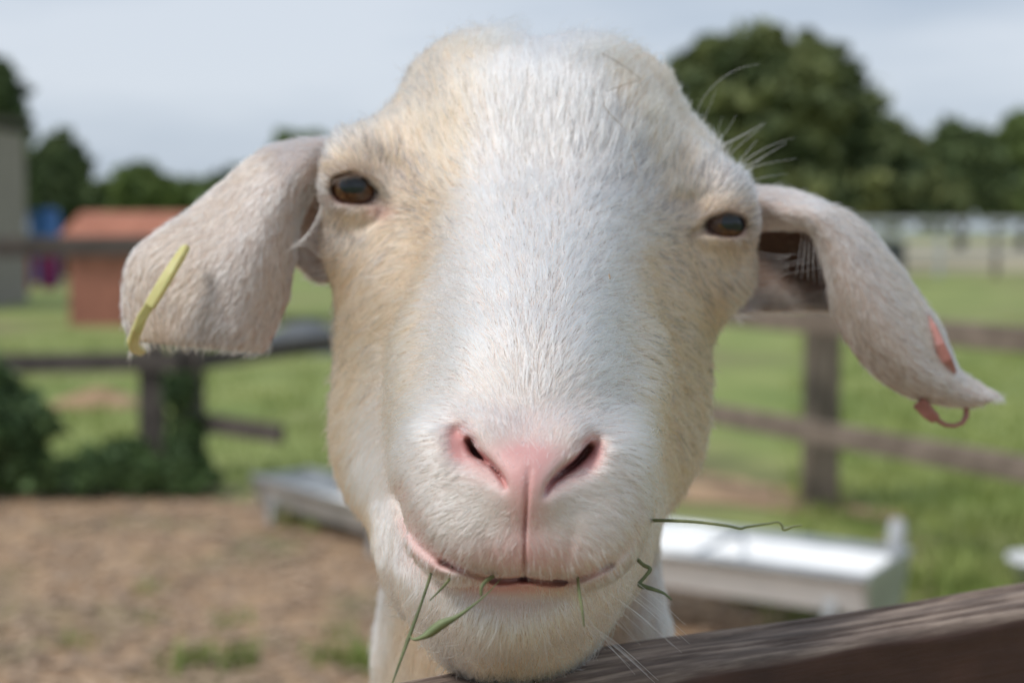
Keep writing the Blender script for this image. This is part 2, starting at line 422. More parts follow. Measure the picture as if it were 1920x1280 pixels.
FLOW_S = [(940,760,-.45,-.85),(890,760,-.85,-.4),(930,680,-.5,-.85),(880,650,-.9,-.35),(920,600,-.6,-.8),(850,570,-1,-.1),(935,520,-.45,-.9),(850,490,-.95,-.25),(940,430,-.35,-.93),(870,410,-.8,-.55),(800,540,-.9,.35),
          (770,600,-.8,.55),(740,510,-.8,.6),(690,490,-.4,.9),(640,560,-.4,.9),(700,650,-.72,.68),(640,750,-.45,.88),(780,710,-.8,.5),(700,850,-.3,.95),(640,900,-.02,1),(740,960,-.1,1),(720,1030,.2,1),(620,650,-.3,.95),
          (820,780,-.9,.15),(800,850,-.9,.35),(790,920,-.75,.65),(860,960,-.95,.25),(830,1010,-.7,.7),(900,1040,-.35,.93),(960,1050,-.08,1),(930,985,-.75,.6),(860,900,-1,.15),
          (930,830,-.4,-.9),(800,390,-.85,-.25),(760,400,-.9,.2),(740,450,-.7,.7),(660,430,-.3,.95),(620,450,-.6,.8),(780,320,-.4,-.9),(740,300,.1,-1),(690,270,-.15,-1),(640,290,-.6,-.8),(615,320,-.9,-.3),
          (800,250,-.25,-.95),(760,160,-.4,-.9),(850,100,-.4,-.9),(900,200,-.1,-1),(930,90,-.5,-.85),(700,220,-.4,-.9),
          (880,1150,-.25,1),(790,1080,.1,1),(850,1210,-.2,1),(720,1150,0,1),(720,1260,0,1),(820,1260,0,1)]
FLOW = np.array(FLOW_M+FLOW_S+mirror(FLOW_S))
LEN_M = [(1015,80,11),(1010,160,11.5),(1010,250,11),(1005,450,8.5),(1000,600,6.5),(1000,720,5),(990,790,3.6),(985,835,1.8),(985,900,.7),(985,980,1.2),(965,1105,2),(965,1160,7),(940,1215,9),(940,1250,11),(960,1290,12)]
LEN_S = [(880,80,10),(850,250,11),(880,600,7.5),(700,600,10),(640,760,9),(660,900,8.5),(720,980,4.5),(760,1040,3),(745,930,4),(780,800,7.5),(830,850,3.8),(870,940,3.0),(880,1020,3.2),(960,1050,3.4),(930,960,2.0),(850,1100,5),(800,1060,4),(668,400,3.5),(668,312,3.6),(716,385,2.5),(660,280,9),(620,350,4),(730,1150,10),(730,1280,11),(960,930,.7),(780,400,8),(610,480,7)]
LENT = np.array(LEN_M+LEN_S+[(r[0],r[1],r[2]) for r in mirror([(a,b,c) for a,b,c in LEN_S])])
CREAM = [(772,620,45,120,.35),(765,760,40,80,.3),(1208,620,42,120,.35),(1212,760,38,80,.3),(1255,520,55,90,.6),(1330,570,45,100,.6),(1275,810,45,120,.7),(1265,330,60,60,.45),(665,408,62,22,.85),(1350,462,60,22,.6),(650,308,60,16,.9),(1350,382,60,16,.9),(1300,660,50,130,.5),(1390,460,30,60,.4),(790,260,90,130,.65),(1235,190,75,100,.6),(760,420,60,70,.5),(900,60,60,25,.6),(1180,100,70,35,.4),(1320,300,70,50,.35),(1250,420,50,60,.3),(700,560,75,100,.95),(650,690,60,110,.8),(610,860,38,150,1.1),(672,1000,30,70,.9),(745,470,60,60,.6),(800,330,60,100,.5),(820,180,75,100,.5),(850,80,80,45,.6),(700,240,80,55,.5),(640,300,60,50,.35),
         (1285,570,45,95,.75),(1320,700,40,120,.65),(1285,880,35,110,.8),(1200,140,70,70,.5),(1260,260,60,80,.35),(1360,420,60,60,.3),(940,1248,120,24,.6),(600,520,45,60,.6),(1020,60,60,20,.3)]
GREY = [(640,425,50,24,.45),(1300,455,30,40,.6),(660,316,58,18,1.0),(1350,392,60,18,1.0),(745,325,40,20,.7),(1290,385,35,20,.6),(625,350,14,30,.6),(1300,430,20,20,.7),(1398,420,12,40,.5),(730,360,25,25,.35),(780,400,50,50,.3),(650,270,50,30,.4),(1390,380,40,40,.5),(1240,620,40,80,.2),(800,150,60,70,.15),(700,290,70,35,.5),(770,335,45,40,.5),(620,440,40,40,.4),(690,470,60,60,.35),(650,640,50,70,.2),(1340,330,65,40,.6),(1285,400,50,50,.7),(1330,490,60,60,.6),(1270,470,40,60,.5),(1330,620,45,100,.22),(1290,760,60,130,.18),(1205,345,70,60,.25),(820,240,80,80,.15),(1150,240,90,90,.1)]
PINK = [(985,880,60,45,1.0),(985,850,95,22,.55),(985,960,40,60,.75),(866,836,20,24,.9),(1108,850,20,24,.8),(900,890,40,20,.25),(950,1100,90,13,.9),(820,1052,50,24,.5),(778,1000,22,45,.3),(1110,1075,40,9,.3),(712,398,30,16,.6),(985,1045,120,40,.7),(985,800,90,40,.25)]
BROWN = [(655,316,52,13,1),(1352,392,52,14,1),(1400,412,12,36,.8),(627,342,16,30,.8),(720,390,22,14,.5),(1302,438,16,14,.6)]
NECKC = [(790,1160,75,120,.9),(1150,1190,70,80,.9),(960,1250,200,60,.6)]
def blobs(tab, u, v):
    out = np.zeros(len(u))
    for a, b, ra, rb, k in tab:
        out = np.maximum(out, 0)+k*np.exp(-((u-a)/ra)**2-((v-b)/rb)**2)
    return np.clip(out, 0, 1)
def idw(tab, cols, u, v, soft=26, pw=1.7):
    num = np.zeros((len(u), cols)); den = np.zeros(len(u))
    for r in tab:
        w = 1/((u-r[0])**2+(v-r[1])**2+soft*soft)**pw
        num += w[:,None]*np.array(r[2:2+cols]); den += w
    return num/den[:,None]
def snoise(p, s, seed=0, oct_=3):
    """cheap smooth noise out of rotated sines"""
    r = np.random.default_rng(seed); out = np.zeros(len(p)); a = 1.0; tot = 0
    for o in range(oct_):
        for _ in range(4):
            k = r.normal(size=3); k /= np.linalg.norm(k); out += a*np.sin((p@k)*s*r.uniform(.7,1.4)+r.uniform(0,6.28)); tot += a*.7
        s *= 2.1; a *= .55
    return out/tot
is_head = (L[:,1] > NECK_CUT-.002) & (L[:,2] < .78)
fl = np.zeros((nv,3)); ln = np.full(nv, .014); dens = np.full(nv, .06)
h = np.nonzero(is_head)[0]; uh, vh = U[h], Vv[h]
flow2 = idw(FLOW, 2, uh, vh); flow2 /= np.linalg.norm(flow2, axis=1, keepdims=True)+1e-9
ln[h] = idw(LENT, 1, uh, vh)[:,0]*.00105
w3 = np.stack([flow2[:,0], -flow2[:,1], np.zeros(len(h))], 1)
view = L[h]/np.linalg.norm(L[h], axis=1, keepdims=True); nz = (view*LN[h]).sum(1)
front = np.clip(-nz, 0, 1)
lam = np.clip(-(w3*LN[h]).sum(1)/np.where(np.abs(nz) < .12, -.12, nz), -2.2, 2.2)
t3 = w3+lam[:,None]*view; t3 -= LN[h]*(t3*LN[h]).sum(1)[:,None]; t3 /= np.linalg.norm(t3, axis=1, keepdims=True)+1e-9
fl[h] = t3
dens[h] = np.where(nz < .25, 1.0, .22)
cream = np.zeros(nv); cream[h] = blobs(CREAM, uh, vh); grey = np.zeros(nv); grey[h] = blobs(GREY, uh, vh); pink = np.zeros(nv); pink[h] = blobs(PINK, uh, vh)*(L[h,2] < .56)
cream[h] = np.clip(np.where(L[h,2] > .53, cream[h]+blobs(NECKC, uh, vh), cream[h]), 0, 1)
cream[~is_head] = .35
# nose leather, lips and the holes
pad = np.zeros(nv); pad[h] = blobs([(985,885,55,44,1.1),(985,850,80,26,.6),(985,940,30,40,1),(935,850,30,22,.8),(1040,860,30,22,.8),(900,893,30,14,.6),(950,1104,95,13,.95),(828,1062,48,16,.9),(868,837,16,21,1.0),(1106,852,15,20,1.0),(983,1010,6,60,1)], uh, vh)*(L[h,2] < .47)
hole = np.zeros(nv)
for op, f, k in OPS:
    if op == 'g':
        m = h[L[h,2] < .47]; hole[m] = np.maximum(hole[m], f(L[m]))
pink = np.clip(pink+np.clip(hole/.004, 0, 1)*np.where(Vv < 940, 1, .45), 0, 1)
dens *= 1-np.clip(pad, 0, 1)*.80
dens[h] *= 1-.85*blobs([(950,1102,95,11,1),(835,1062,48,14,.6),(796,1032,24,26,.3)], uh, vh)*(L[h,2] < .47)
dens[hole > np.where(Vv < 940, .0024, np.where((Vv > 1045) & (Vv < 1110), .0017, .0038))] = 0; dens[h] *= 1-.35*blobs([(985,1050,95,30,1)], uh, vh)
for e in (EYE_L, EYE_R):
    de = np.linalg.norm(L-e, axis=1); dens[de < EYE_RAD+.0008] = 0
rim = np.zeros(nv)
for e in (EYE_L, EYE_R): rim = np.maximum(rim, np.clip(1-(np.linalg.norm(L-e, axis=1)-EYE_RAD)/.0040, 0, 1)*(LN[:,2] < .6))
# ears: hair runs to the tip; the hollow is nearly bare
from mathutils.kdtree import KDTree
is_ear = np.zeros(nv, bool); liftm = np.ones(nv); earin = np.zeros(nv)
for s in 'LR':
    g = ear_sheet(s); ds = np.gradient(g, axis=0); dt = np.gradient(g, axis=1); nn = np.cross(ds, dt); nn /= np.linalg.norm(nn, axis=2, keepdims=True)+1e-12
    if s == 'R': nn = -nn
    gf = g.reshape(-1,3); df = ds.reshape(-1,3); dtf = dt.reshape(-1,3); nf = nn.reshape(-1,3)
    kd = KDTree(len(gf))
    for i, q in enumerate(gf): kd.insert(q, i)
    kd.balance()
    cand = np.nonzero(is_head & ((U < 655) if s == 'L' else (U > 1385)) & (L[:,1] > -.05))[0]
    for i in cand:
        q, j, d = kd.find(L[i])
        if d < .0021:
            is_ear[i] = True
            side = float(np.dot(LN[i], nf[j])); sj, tj = divmod(j, 56); tt = tj/55; ss = sj/63
            inner = side < 0 if s == 'L' else side < 0
            d3 = df[j]/np.linalg.norm(df[j]) + .25*np.sin(9*ss+7*tt)*dtf[j]/np.linalg.norm(dtf[j])
            fl[i] = d3-LN[i]*np.dot(d3, LN[i]); edge = min(tt, 1-tt)
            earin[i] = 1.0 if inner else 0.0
            ln[i] = (.0040 if not inner else .0045); liftm[i] = 1.5
            dens[i] = 1.5 if not inner else (1.0 if edge < .07 else (1.0*max(0, (tt-.80)/.20) if tt > .80 else .06))
            cream[i] = .06+.5*math.exp(-((tt-.42)/.12)**2)*(ss > .25); grey[i] = .10
            pink[i] = max(.0, math.exp(-(edge/.02)**2)*.35) if not inner else .3
            if inner and tt > .88: ln[i] = .009; liftm[i] = 2.2
            if inner and s == 'L' and tt > .45: dens[i] = 1.3; ln[i] = .007
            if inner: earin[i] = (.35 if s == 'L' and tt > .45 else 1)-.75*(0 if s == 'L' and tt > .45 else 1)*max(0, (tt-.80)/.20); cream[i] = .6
        elif d < .004: is_ear[i] = True
nz_all = snoise(L, 55, 3); nz2 = snoise(L, 160, 5)
cream = np.clip(cream*(1+.45*nz_all)+.05*nz2, 0, 1)
fl /= np.linalg.norm(fl, axis=1, keepdims=True)+1e-9
bk = ~is_head; tb = np.array([0,-.7,.45])[None]-LN[bk]*(LN[bk]@np.array([0,-.7,.45]))[:,None]; fl[bk] = tb/(np.linalg.norm(tb,axis=1,keepdims=True)+1e-9)
# ---- skin
skin = np.empty((nv,4)); skin[:,3] = 1
base = np.array([.60,.52,.47]); pk = np.array([.66,.36,.34]); dk = np.array([.040,.024,.020]); red = np.array([.36,.13,.12])
cr = np.array([.62,.46,.30])
c = base+(cr-base)*cream[:,None]*.8
c = c+(pk-c)*pink[:,None]
redm = np.zeros(nv); redm[h] = blobs([(867,834,16,22,.85),(1106,850,15,21,.8),(900,872,18,10,.4),(1075,888,22,10,.5)], uh, vh)*(L[h,2] < .47)
c = c+(red-c)*np.clip(np.maximum(redm, (hole-.003)/.005*(Vv < 940)), 0, 1)[:,None]
c = c+(np.array([.13,.070,.055])-c)*(earin*.93)[:,None]  # brown inner ear skin darkened further: shade of the hollow put into the colour
oute = is_ear & (earin < .5); c[oute] *= np.array([.74,.68,.66])
low = ((L[:,0] < 0) & (L[:,1] < EYE_L[1]-.003)) | ((L[:,0] > 0) & (L[:,1] < EYE_R[1]-.003))
dkc = np.where(low[:,None], np.array([.17,.095,.08]), dk)
c = c+(dkc-c)*np.clip(rim*1.5, 0, 1)[:,None]
brs = np.zeros(nv); brs[h] = blobs(BROWN, uh, vh)*(L[h,2] < .59)
c = c+(np.array([.20,.12,.08])-c)*(brs*.6)[:,None]
skin[:,:3] = c
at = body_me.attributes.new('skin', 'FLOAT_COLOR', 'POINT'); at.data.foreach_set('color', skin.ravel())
body_me.polygons.foreach_set('use_smooth', np.ones(len(body_me.polygons), bool))
m_skin, t, b = new_mat('goat_skin')
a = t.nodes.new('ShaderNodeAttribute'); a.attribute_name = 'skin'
tcn = t.nodes.new('ShaderNodeTexCoord'); nn_ = t.nodes.new('ShaderNodeTexNoise'); nn_.inputs['Scale'].default_value = 900; nn_.inputs['Detail'].default_value = 3
bp = t.nodes.new('ShaderNodeBump'); bp.inputs['Strength'].default_value = .25; bp.inputs['Distance'].default_value = .0006
t.links.new(tcn.outputs['Object'], nn_.inputs['Vector']); t.links.new(nn_.outputs['Fac'], bp.inputs['Height']); t.links.new(bp.outputs[0], b.inputs['Normal'])
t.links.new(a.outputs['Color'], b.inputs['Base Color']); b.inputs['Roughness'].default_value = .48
b.inputs['Subsurface Weight'].default_value = .22; b.inputs['Subsurface Radius'].default_value = (1,.5,.4); b.inputs['Subsurface Scale'].default_value = .0015
body_me.materials.clear(); body_me.materials.append(m_skin)
body = bpy.data.objects.new('body', body_me); col.objects.link(body); body.parent = goat; body.matrix_parent_inverse = Matrix.Translation((0,-1.1,0))

# ---- coat
m_hair = bpy.data.materials.new('goat_hair'); m_hair.use_nodes = True; t = m_hair.node_tree; t.nodes.clear()
a = t.nodes.new('ShaderNodeAttribute'); a.attribute_name = 'tint'
hb = t.nodes.new('ShaderNodeBsdfHairPrincipled'); hb.parametrization = 'COLOR'
hb.inputs['Roughness'].default_value = .42; hb.inputs['Radial Roughness'].default_value = .75; hb.inputs['Coat'].default_value = .0 if 'Coat' in hb.inputs else 0
t.links.new(a.outputs['Color'], hb.inputs['Color'])
out = t.nodes.new('ShaderNodeOutputMaterial'); t.links.new(hb.outputs[0], out.inputs[0])
def curves_obj(name, pts, rad, tint, parent):
    """pts (n,k,3) world, rad (n,k), tint (n,3)"""
    n, k = pts.shape[:2]
    cu = bpy.data.hair_curves.new(name); cu.add_curves([k]*n)
    cu.attributes['position'].data.foreach_set('vector', (pts).astype(np.float32).ravel())
    ra = cu.attributes.get('radius') or cu.attributes.new('radius', 'FLOAT', 'POINT')
    ra.data.foreach_set('value', rad.astype(np.float32).ravel())
    ta = cu.attributes.new('tint', 'FLOAT_COLOR', 'CURVE')
    ta.data.foreach_set('color', np.concatenate([tint, np.ones((n,1))], 1).astype(np.float32).ravel())
    cu.materials.append(m_hair)
    o = bpy.data.objects.new(name, cu); col.objects.link(o)
    o.parent = parent; o.matrix_parent_inverse = Matrix.Translation((0,-1.1,0))
    return o
body_me.calc_loop_triangles()
tri = np.empty(len(body_me.loop_triangles)*3, np.int32); body_me.loop_triangles.foreach_get('vertices', tri); tri = tri.reshape(-1,3)
v0, v1, v2 = co[tri[:,0]], co[tri[:,1]], co[tri[:,2]]
area = .5*np.linalg.norm(np.cross(v1-v0, v2-v0), axis=1)
dist = L[tri[:,0],2]
wgt = area*dens[tri].mean(1)*(.53/np.clip(dist,.36,1))**1.6
def grow(N, lenk, lift, radk, stray, clump=0):
    pick = rng.choice(len(tri), N, p=wgt/wgt.sum())
    r1 = np.sqrt(rng.random(N)); r2 = rng.random(N); bc = np.stack([1-r1, r1*(1-r2), r1*r2], 1)
    T = tri[pick]; ip = lambda A: (A[T]*(bc[...,None] if A.ndim == 2 else bc)).sum(1)
    p = ip(co); n = ip(LN); f = ip(fl); l = ip(ln); q = ip(L)
    n /= np.linalg.norm(n, axis=1, keepdims=True)+1e-9
    # locks: hair leans together in small groups
    ca, cb = snoise(q, 420, 21, 2), snoise(q, 700, 22, 2)
    bi = np.cross(n, f)
    f = f+bi*(.13*ca+.10*cb+rng.normal(0, stray, N))[:,None]
    f /= np.linalg.norm(f, axis=1, keepdims=True)+1e-9
    l = l*lenk*np.clip(rng.normal(1, .2, N), .45, 1.6)*(1+.12*cb)
    lf = np.clip(lift*ip(liftm)*(1+.6*snoise(q, 500, 23, 2))+rng.normal(0, .10, N), .06, .9)
    K = 5; tt = np.linspace(0, 1, K)[None,:,None]
    up = lf[:,None,None]*(tt*(1.25-.75*tt)); along = tt*(1-.10*tt)
    curl = bi[:,None,:]*((rng.normal(0, .13, N)[:,None,None])*tt*tt)
    d = f[:,None,:]*along+n[:,None,:]*up+curl
    pts = p[:,None,:]+(d@AXR)*l[:,None,None]
    if clump:
        G = max(50, int(N/9)); kd = KDTree(G)
        for i in range(G): kd.insert(q[i], i)
        kd.balance(); near = np.array([kd.find(x)[1] for x in q])
        sh = (pts[near]-p[near][:,None,:])*(l/l[near])[:,None,None]+p[near][:,None,:]*clump+p[:,None,:]*(1-clump)
        w = np.array([0,.12,.3,.5,.66])[None,:,None]*np.clip(rng.normal(.85,.25,N),0,1.2)[:,None,None]
        ok = (np.linalg.norm(q-q[near], axis=1) < .004)[:,None,None]
        pts = np.where(ok, pts*(1-w)+sh*w, pts)
    prof = np.array([1,.95,.8,.55,.12])[None,:]
    rad = radk*np.clip(l/.009, .45, 1.15)[:,None]*prof*rng.uniform(.7,1.25,N)[:,None]
    cm, gm, pm = ip(cream), ip(grey), ip(pink)
    white = np.array([.80,.79,.775]); crm = np.array([.76,.575,.42]); tan = np.array([.58,.38,.24])
    x = np.clip(cm*(1+.35*snoise(q, 260, 31, 2))+rng.normal(0, .18, N), 0, 1)[:,None]
    c = white+(crm-white)*np.minimum(x*1.9, 1)
    c = np.where((x > .6) & (rng.random((N,1)) < .3), tan, c)
    c = c*rng.uniform(.90, 1.06, (N,1))
    dark = rng.random(N) < gm*.55
    c[dark] = np.array([.10,.095,.10])*rng.uniform(.6,2.2,(dark.sum(),1))
    uq = 960+q[:,0]/q[:,2]*F; vq = 640-q[:,1]/q[:,2]*F
    br = blobs(BROWN, uq, vq)*(q[:,2] < .59)*.8; br = np.where(rng.random(N) < br, 1, br*.35)
    c = c+(np.array([.36,.235,.14])-c)*br[:,None]
    c = c+(np.array([.80,.66,.62])-c)*(np.clip(pm, 0, 1)*.35)[:,None]
    return pts, rad, np.clip(c, .01, .92)
NH = int(300000*FUR)
A = grow(NH, 1.0, .17, .000135, .10, .8)
coat = curves_obj('coat', *A, goat); tag(coat, kind='stuff')
B = grow(int(9000*FUR), 1.35, .34, .00010, .30)
guard = curves_obj('guard_hair', *B, goat); tag(guard, kind='stuff')

# ---- eyes: globe with a slot pupil, clear wet surface
def eye_mat():
    m, t, b = new_mat('goat_eye')
    tcn = t.nodes.new('ShaderNodeTexCoord'); sep = t.nodes.new('ShaderNodeSeparateXYZ'); t.links.new(tcn.outputs['Object'], sep.inputs[0])
    def math_(op, a, b_=None, v=None):
        n = t.nodes.new('ShaderNodeMath'); n.operation = op
        t.links.new(a, n.inputs[0])
        if b_ is not None: t.links.new(b_, n.inputs[1])
        if v is not None: n.inputs[1].default_value = v
        return n.outputs[0]
    x = math_('DIVIDE', sep.outputs['X'], v=.0050); y = math_('DIVIDE', sep.outputs['Z'], v=.0032)
    x4 = math_('POWER', math_('ABSOLUTE', x), v=3.0); y4 = math_('POWER', math_('ABSOLUTE', y), v=3.0)
    pup = math_('ADD', x4, y4)
    r2 = math_('SQRT', math_('ADD', math_('POWER', sep.outputs['X'], v=2), math_('POWER', math_('MULTIPLY', sep.outputs['Z'], v=1.08), v=2)))
    ns = t.nodes.new('ShaderNodeTexNoise'); ns.inputs['Scale'].default_value = 900; ns.inputs['Detail'].default_value = 4
    t.links.new(tcn.outputs['Object'], ns.inputs['Vector'])
    ri = t.nodes.new('ShaderNodeValToRGB'); e = ri.color_ramp.elements; e[0].position = .35; e[0].color = (.036,.014,.005,1); e[1].position = .75; e[1].color = (.13,.055,.018,1)
    t.links.new(ns.outputs['Fac'], ri.inputs['Fac'])
    rr = t.nodes.new('ShaderNodeMapRange'); rr.inputs['From Min'].default_value = .0070; rr.inputs['From Max'].default_value = .0084; t.links.new(r2, rr.inputs['Value'])
    m1 = t.nodes.new('ShaderNodeMix'); m1.data_type = 'RGBA'; t.links.new(rr.outputs[0], m1.inputs['Factor']); t.links.new(ri.outputs[0], m1.inputs['A']); m1.inputs['B'].default_value = (.05,.022,.018,1)
    rp = t.nodes.new('ShaderNodeMapRange'); rp.inputs['From Min'].default_value = .75; rp.inputs['From Max'].default_value = 1.35; t.links.new(pup, rp.inputs['Value'])
    m2 = t.nodes.new('ShaderNodeMix'); m2.data_type = 'RGBA'; t.links.new(rp.outputs[0], m2.inputs['Factor']); m2.inputs['A'].default_value = (.010,.014,.020,1); t.links.new(m1.outputs['Result'], m2.inputs['B'])
    t.links.new(m2.outputs['Result'], b.inputs['Base Color']); b.inputs['Roughness'].default_value = .35
    b.inputs['Coat Weight'].default_value = 1.0; b.inputs['Coat Roughness'].default_value = .03; b.inputs['Coat IOR'].default_value = 1.50; b.inputs['Specular IOR Level'].default_value = .05
    return m
m_eye = eye_mat()
def globe(rad, bulge=.0012, seg=48, rings=32):
    V, Q = [], []
    for i in range(rings+1):
        th = math.pi*i/rings
        for j in range(seg):
            ph = 2*math.pi*j/seg
            x, z, y = math.sin(th)*math.cos(ph), math.sin(th)*math.sin(ph), -math.cos(th)   # pole looks along -Y
            r = rad+bulge*math.exp(-(th/.62)**2)
            V.append((x*r, y*r, z*r))
    for i in range(rings):
        for j in range(seg):
            Q.append((i*seg+j, i*seg+(j+1)%seg, (i+1)*seg+(j+1)%seg, (i+1)*seg+j))
    return V, Q
for e, gz in ((EYE_L, GAZE_L), (EYE_R, GAZE_R)):
    V, Q = globe(EYE_RAD-.0002, .0009)
    o = mesh_obj('eye', V, Q, m_eye, goat, smooth=True)
    gw = Vector(vec_world(np.array(gz))).normalized()
    z = Vector((.09 if gz[0] < 0 else .09, 0, 1)); yv = -gw; xv = yv.cross(z).normalized(); zv = xv.cross(yv).normalized()
    M = Matrix((xv, yv, zv)).transposed().to_4x4(); M.translation = Vector(to_world(e))
    o.matrix_basis = Matrix.Translation((0,-1.1,0))@M
# ------------------------------------------------------------------ THE PLACE
def ramp_mat(name, c1, c2, scale, rough=.9, detail=6, bump=0, bdist=.01, stretch=(1,1,1), c3=None, scale2=None, p=(.35,.65)):
    m, t, b = new_mat(name)
    tcn = t.nodes.new('ShaderNodeTexCoord'); mpn = t.nodes.new('ShaderNodeMapping'); mpn.inputs['Scale'].default_value = stretch
    t.links.new(tcn.outputs['Object'], mpn.inputs['Vector'])
    n = t.nodes.new('ShaderNodeTexNoise'); n.inputs['Scale'].default_value = scale; n.inputs['Detail'].default_value = detail; n.inputs['Roughness'].default_value = .6
    t.links.new(mpn.outputs[0], n.inputs['Vector'])
    r = t.nodes.new('ShaderNodeValToRGB'); e = r.color_ramp.elements
    e[0].position, e[1].position = p; e[0].color = (*c1,1); e[1].color = (*c2,1)
    t.links.new(n.outputs['Fac'], r.inputs['Fac']); src = r.outputs[0]
    if c3:
        n2 = t.nodes.new('ShaderNodeTexNoise'); n2.inputs['Scale'].default_value = scale2; n2.inputs['Detail'].default_value = 5
        t.links.new(tcn.outputs['Object'], n2.inputs['Vector'])
        mr = t.nodes.new('ShaderNodeMapRange'); mr.inputs['From Min'].default_value = .5; mr.inputs['From Max'].default_value = .66; t.links.new(n2.outputs['Fac'], mr.inputs['Value'])
        mxn = t.nodes.new('ShaderNodeMix'); mxn.data_type = 'RGBA'; t.links.new(mr.outputs[0], mxn.inputs['Factor']); t.links.new(src, mxn.inputs['A']); mxn.inputs['B'].default_value = (*c3,1); src = mxn.outputs['Result']
    t.links.new(src, b.inputs['Base Color']); b.inputs['Roughness'].default_value = rough
    if bump:
        bp = t.nodes.new('ShaderNodeBump'); bp.inputs['Strength'].default_value = bump; bp.inputs['Distance'].default_value = bdist
        t.links.new(n.outputs['Fac'], bp.inputs['Height']); t.links.new(bp.outputs[0], b.inputs['Normal'])
    return m
M_GRASS = ramp_mat('grass_field', (.16,.215,.048), (.29,.32,.10), .8, .95, 8, c3=(.21,.17,.09), scale2=.22)
M_DIRT = ramp_mat('paddock_dirt', (.28,.175,.10), (.50,.335,.20), 5.5, .95, 9, .6, .03, c3=(.20,.185,.085), scale2=1.6)
M_SAND = ramp_mat('arena_sand', (.32,.28,.18), (.42,.37,.25), .3, .95)
M_WOOD = ramp_mat('weathered_wood', (.050,.042,.036), (.12,.10,.085), 14, .85, 8, .5, .004, (1,1,1))
M_POST = ramp_mat('post_wood', (.10,.078,.058), (.20,.165,.13), 9, .85, 8, .5, .006, (6,6,.6))
M_RAILR = ramp_mat('rail_wood', (.13,.10,.075), (.24,.19,.15), 10, .85, 8, .5, .004)
M_LEAFD = ramp_mat('leaf_dark', (.070,.110,.044), (.145,.195,.072), 1.1, .75)
M_LEAFM = ramp_mat('leaf_mid', (.10,.155,.044), (.20,.26,.075), .9, .75)
M_LEAFO = ramp_mat('leaf_olive', (.095,.130,.050), (.23,.255,.090), .75, .75, p=(.42,.6))
M_LEAFB = ramp_mat('leaf_bush', (.055,.100,.036), (.13,.21,.065), 3.0, .7)
M_BARK = ramp_mat('bark', (.05,.040,.030), (.11,.09,.07), 8, .95)
M_BLADE = ramp_mat('grass_blade', (.16,.225,.045), (.29,.33,.095), 2.0, .8)
M_ZINC = ramp_mat('galvanised_steel', (.40,.42,.43), (.60,.62,.63), 7, .38, 6); M_ZINC.node_tree.nodes['Principled BSDF'].inputs['Metallic'].default_value = .55
M_WHITE = ramp_mat('white_enamel', (.78,.79,.79), (.90,.90,.89), 6, .5, 5)
M_GREYB = ramp_mat('grey_board', (.25,.22,.19), (.36,.32,.28), 3, .85, 6, stretch=(6,6,.4))
M_BRICK = ramp_mat('red_brick', (.28,.115,.080), (.40,.165,.115), 6, .9, 4)
M_TILE = ramp_mat('orange_tile', (.40,.16,.10), (.54,.235,.15), 3, .85, 4)
M_PALE = ramp_mat('pale_rail_paint', (.36,.37,.38), (.50,.51,.52), 3, .7)
M_DARK = ramp_mat('dark_plastic', (.022,.027,.032), (.05,.055,.06), 4, .6)
def plain(name, c, rough=.5): return ramp_mat(name, tuple(x*.85 for x in c), tuple(min(1, x*1.1) for x in c), 5, rough, 3)

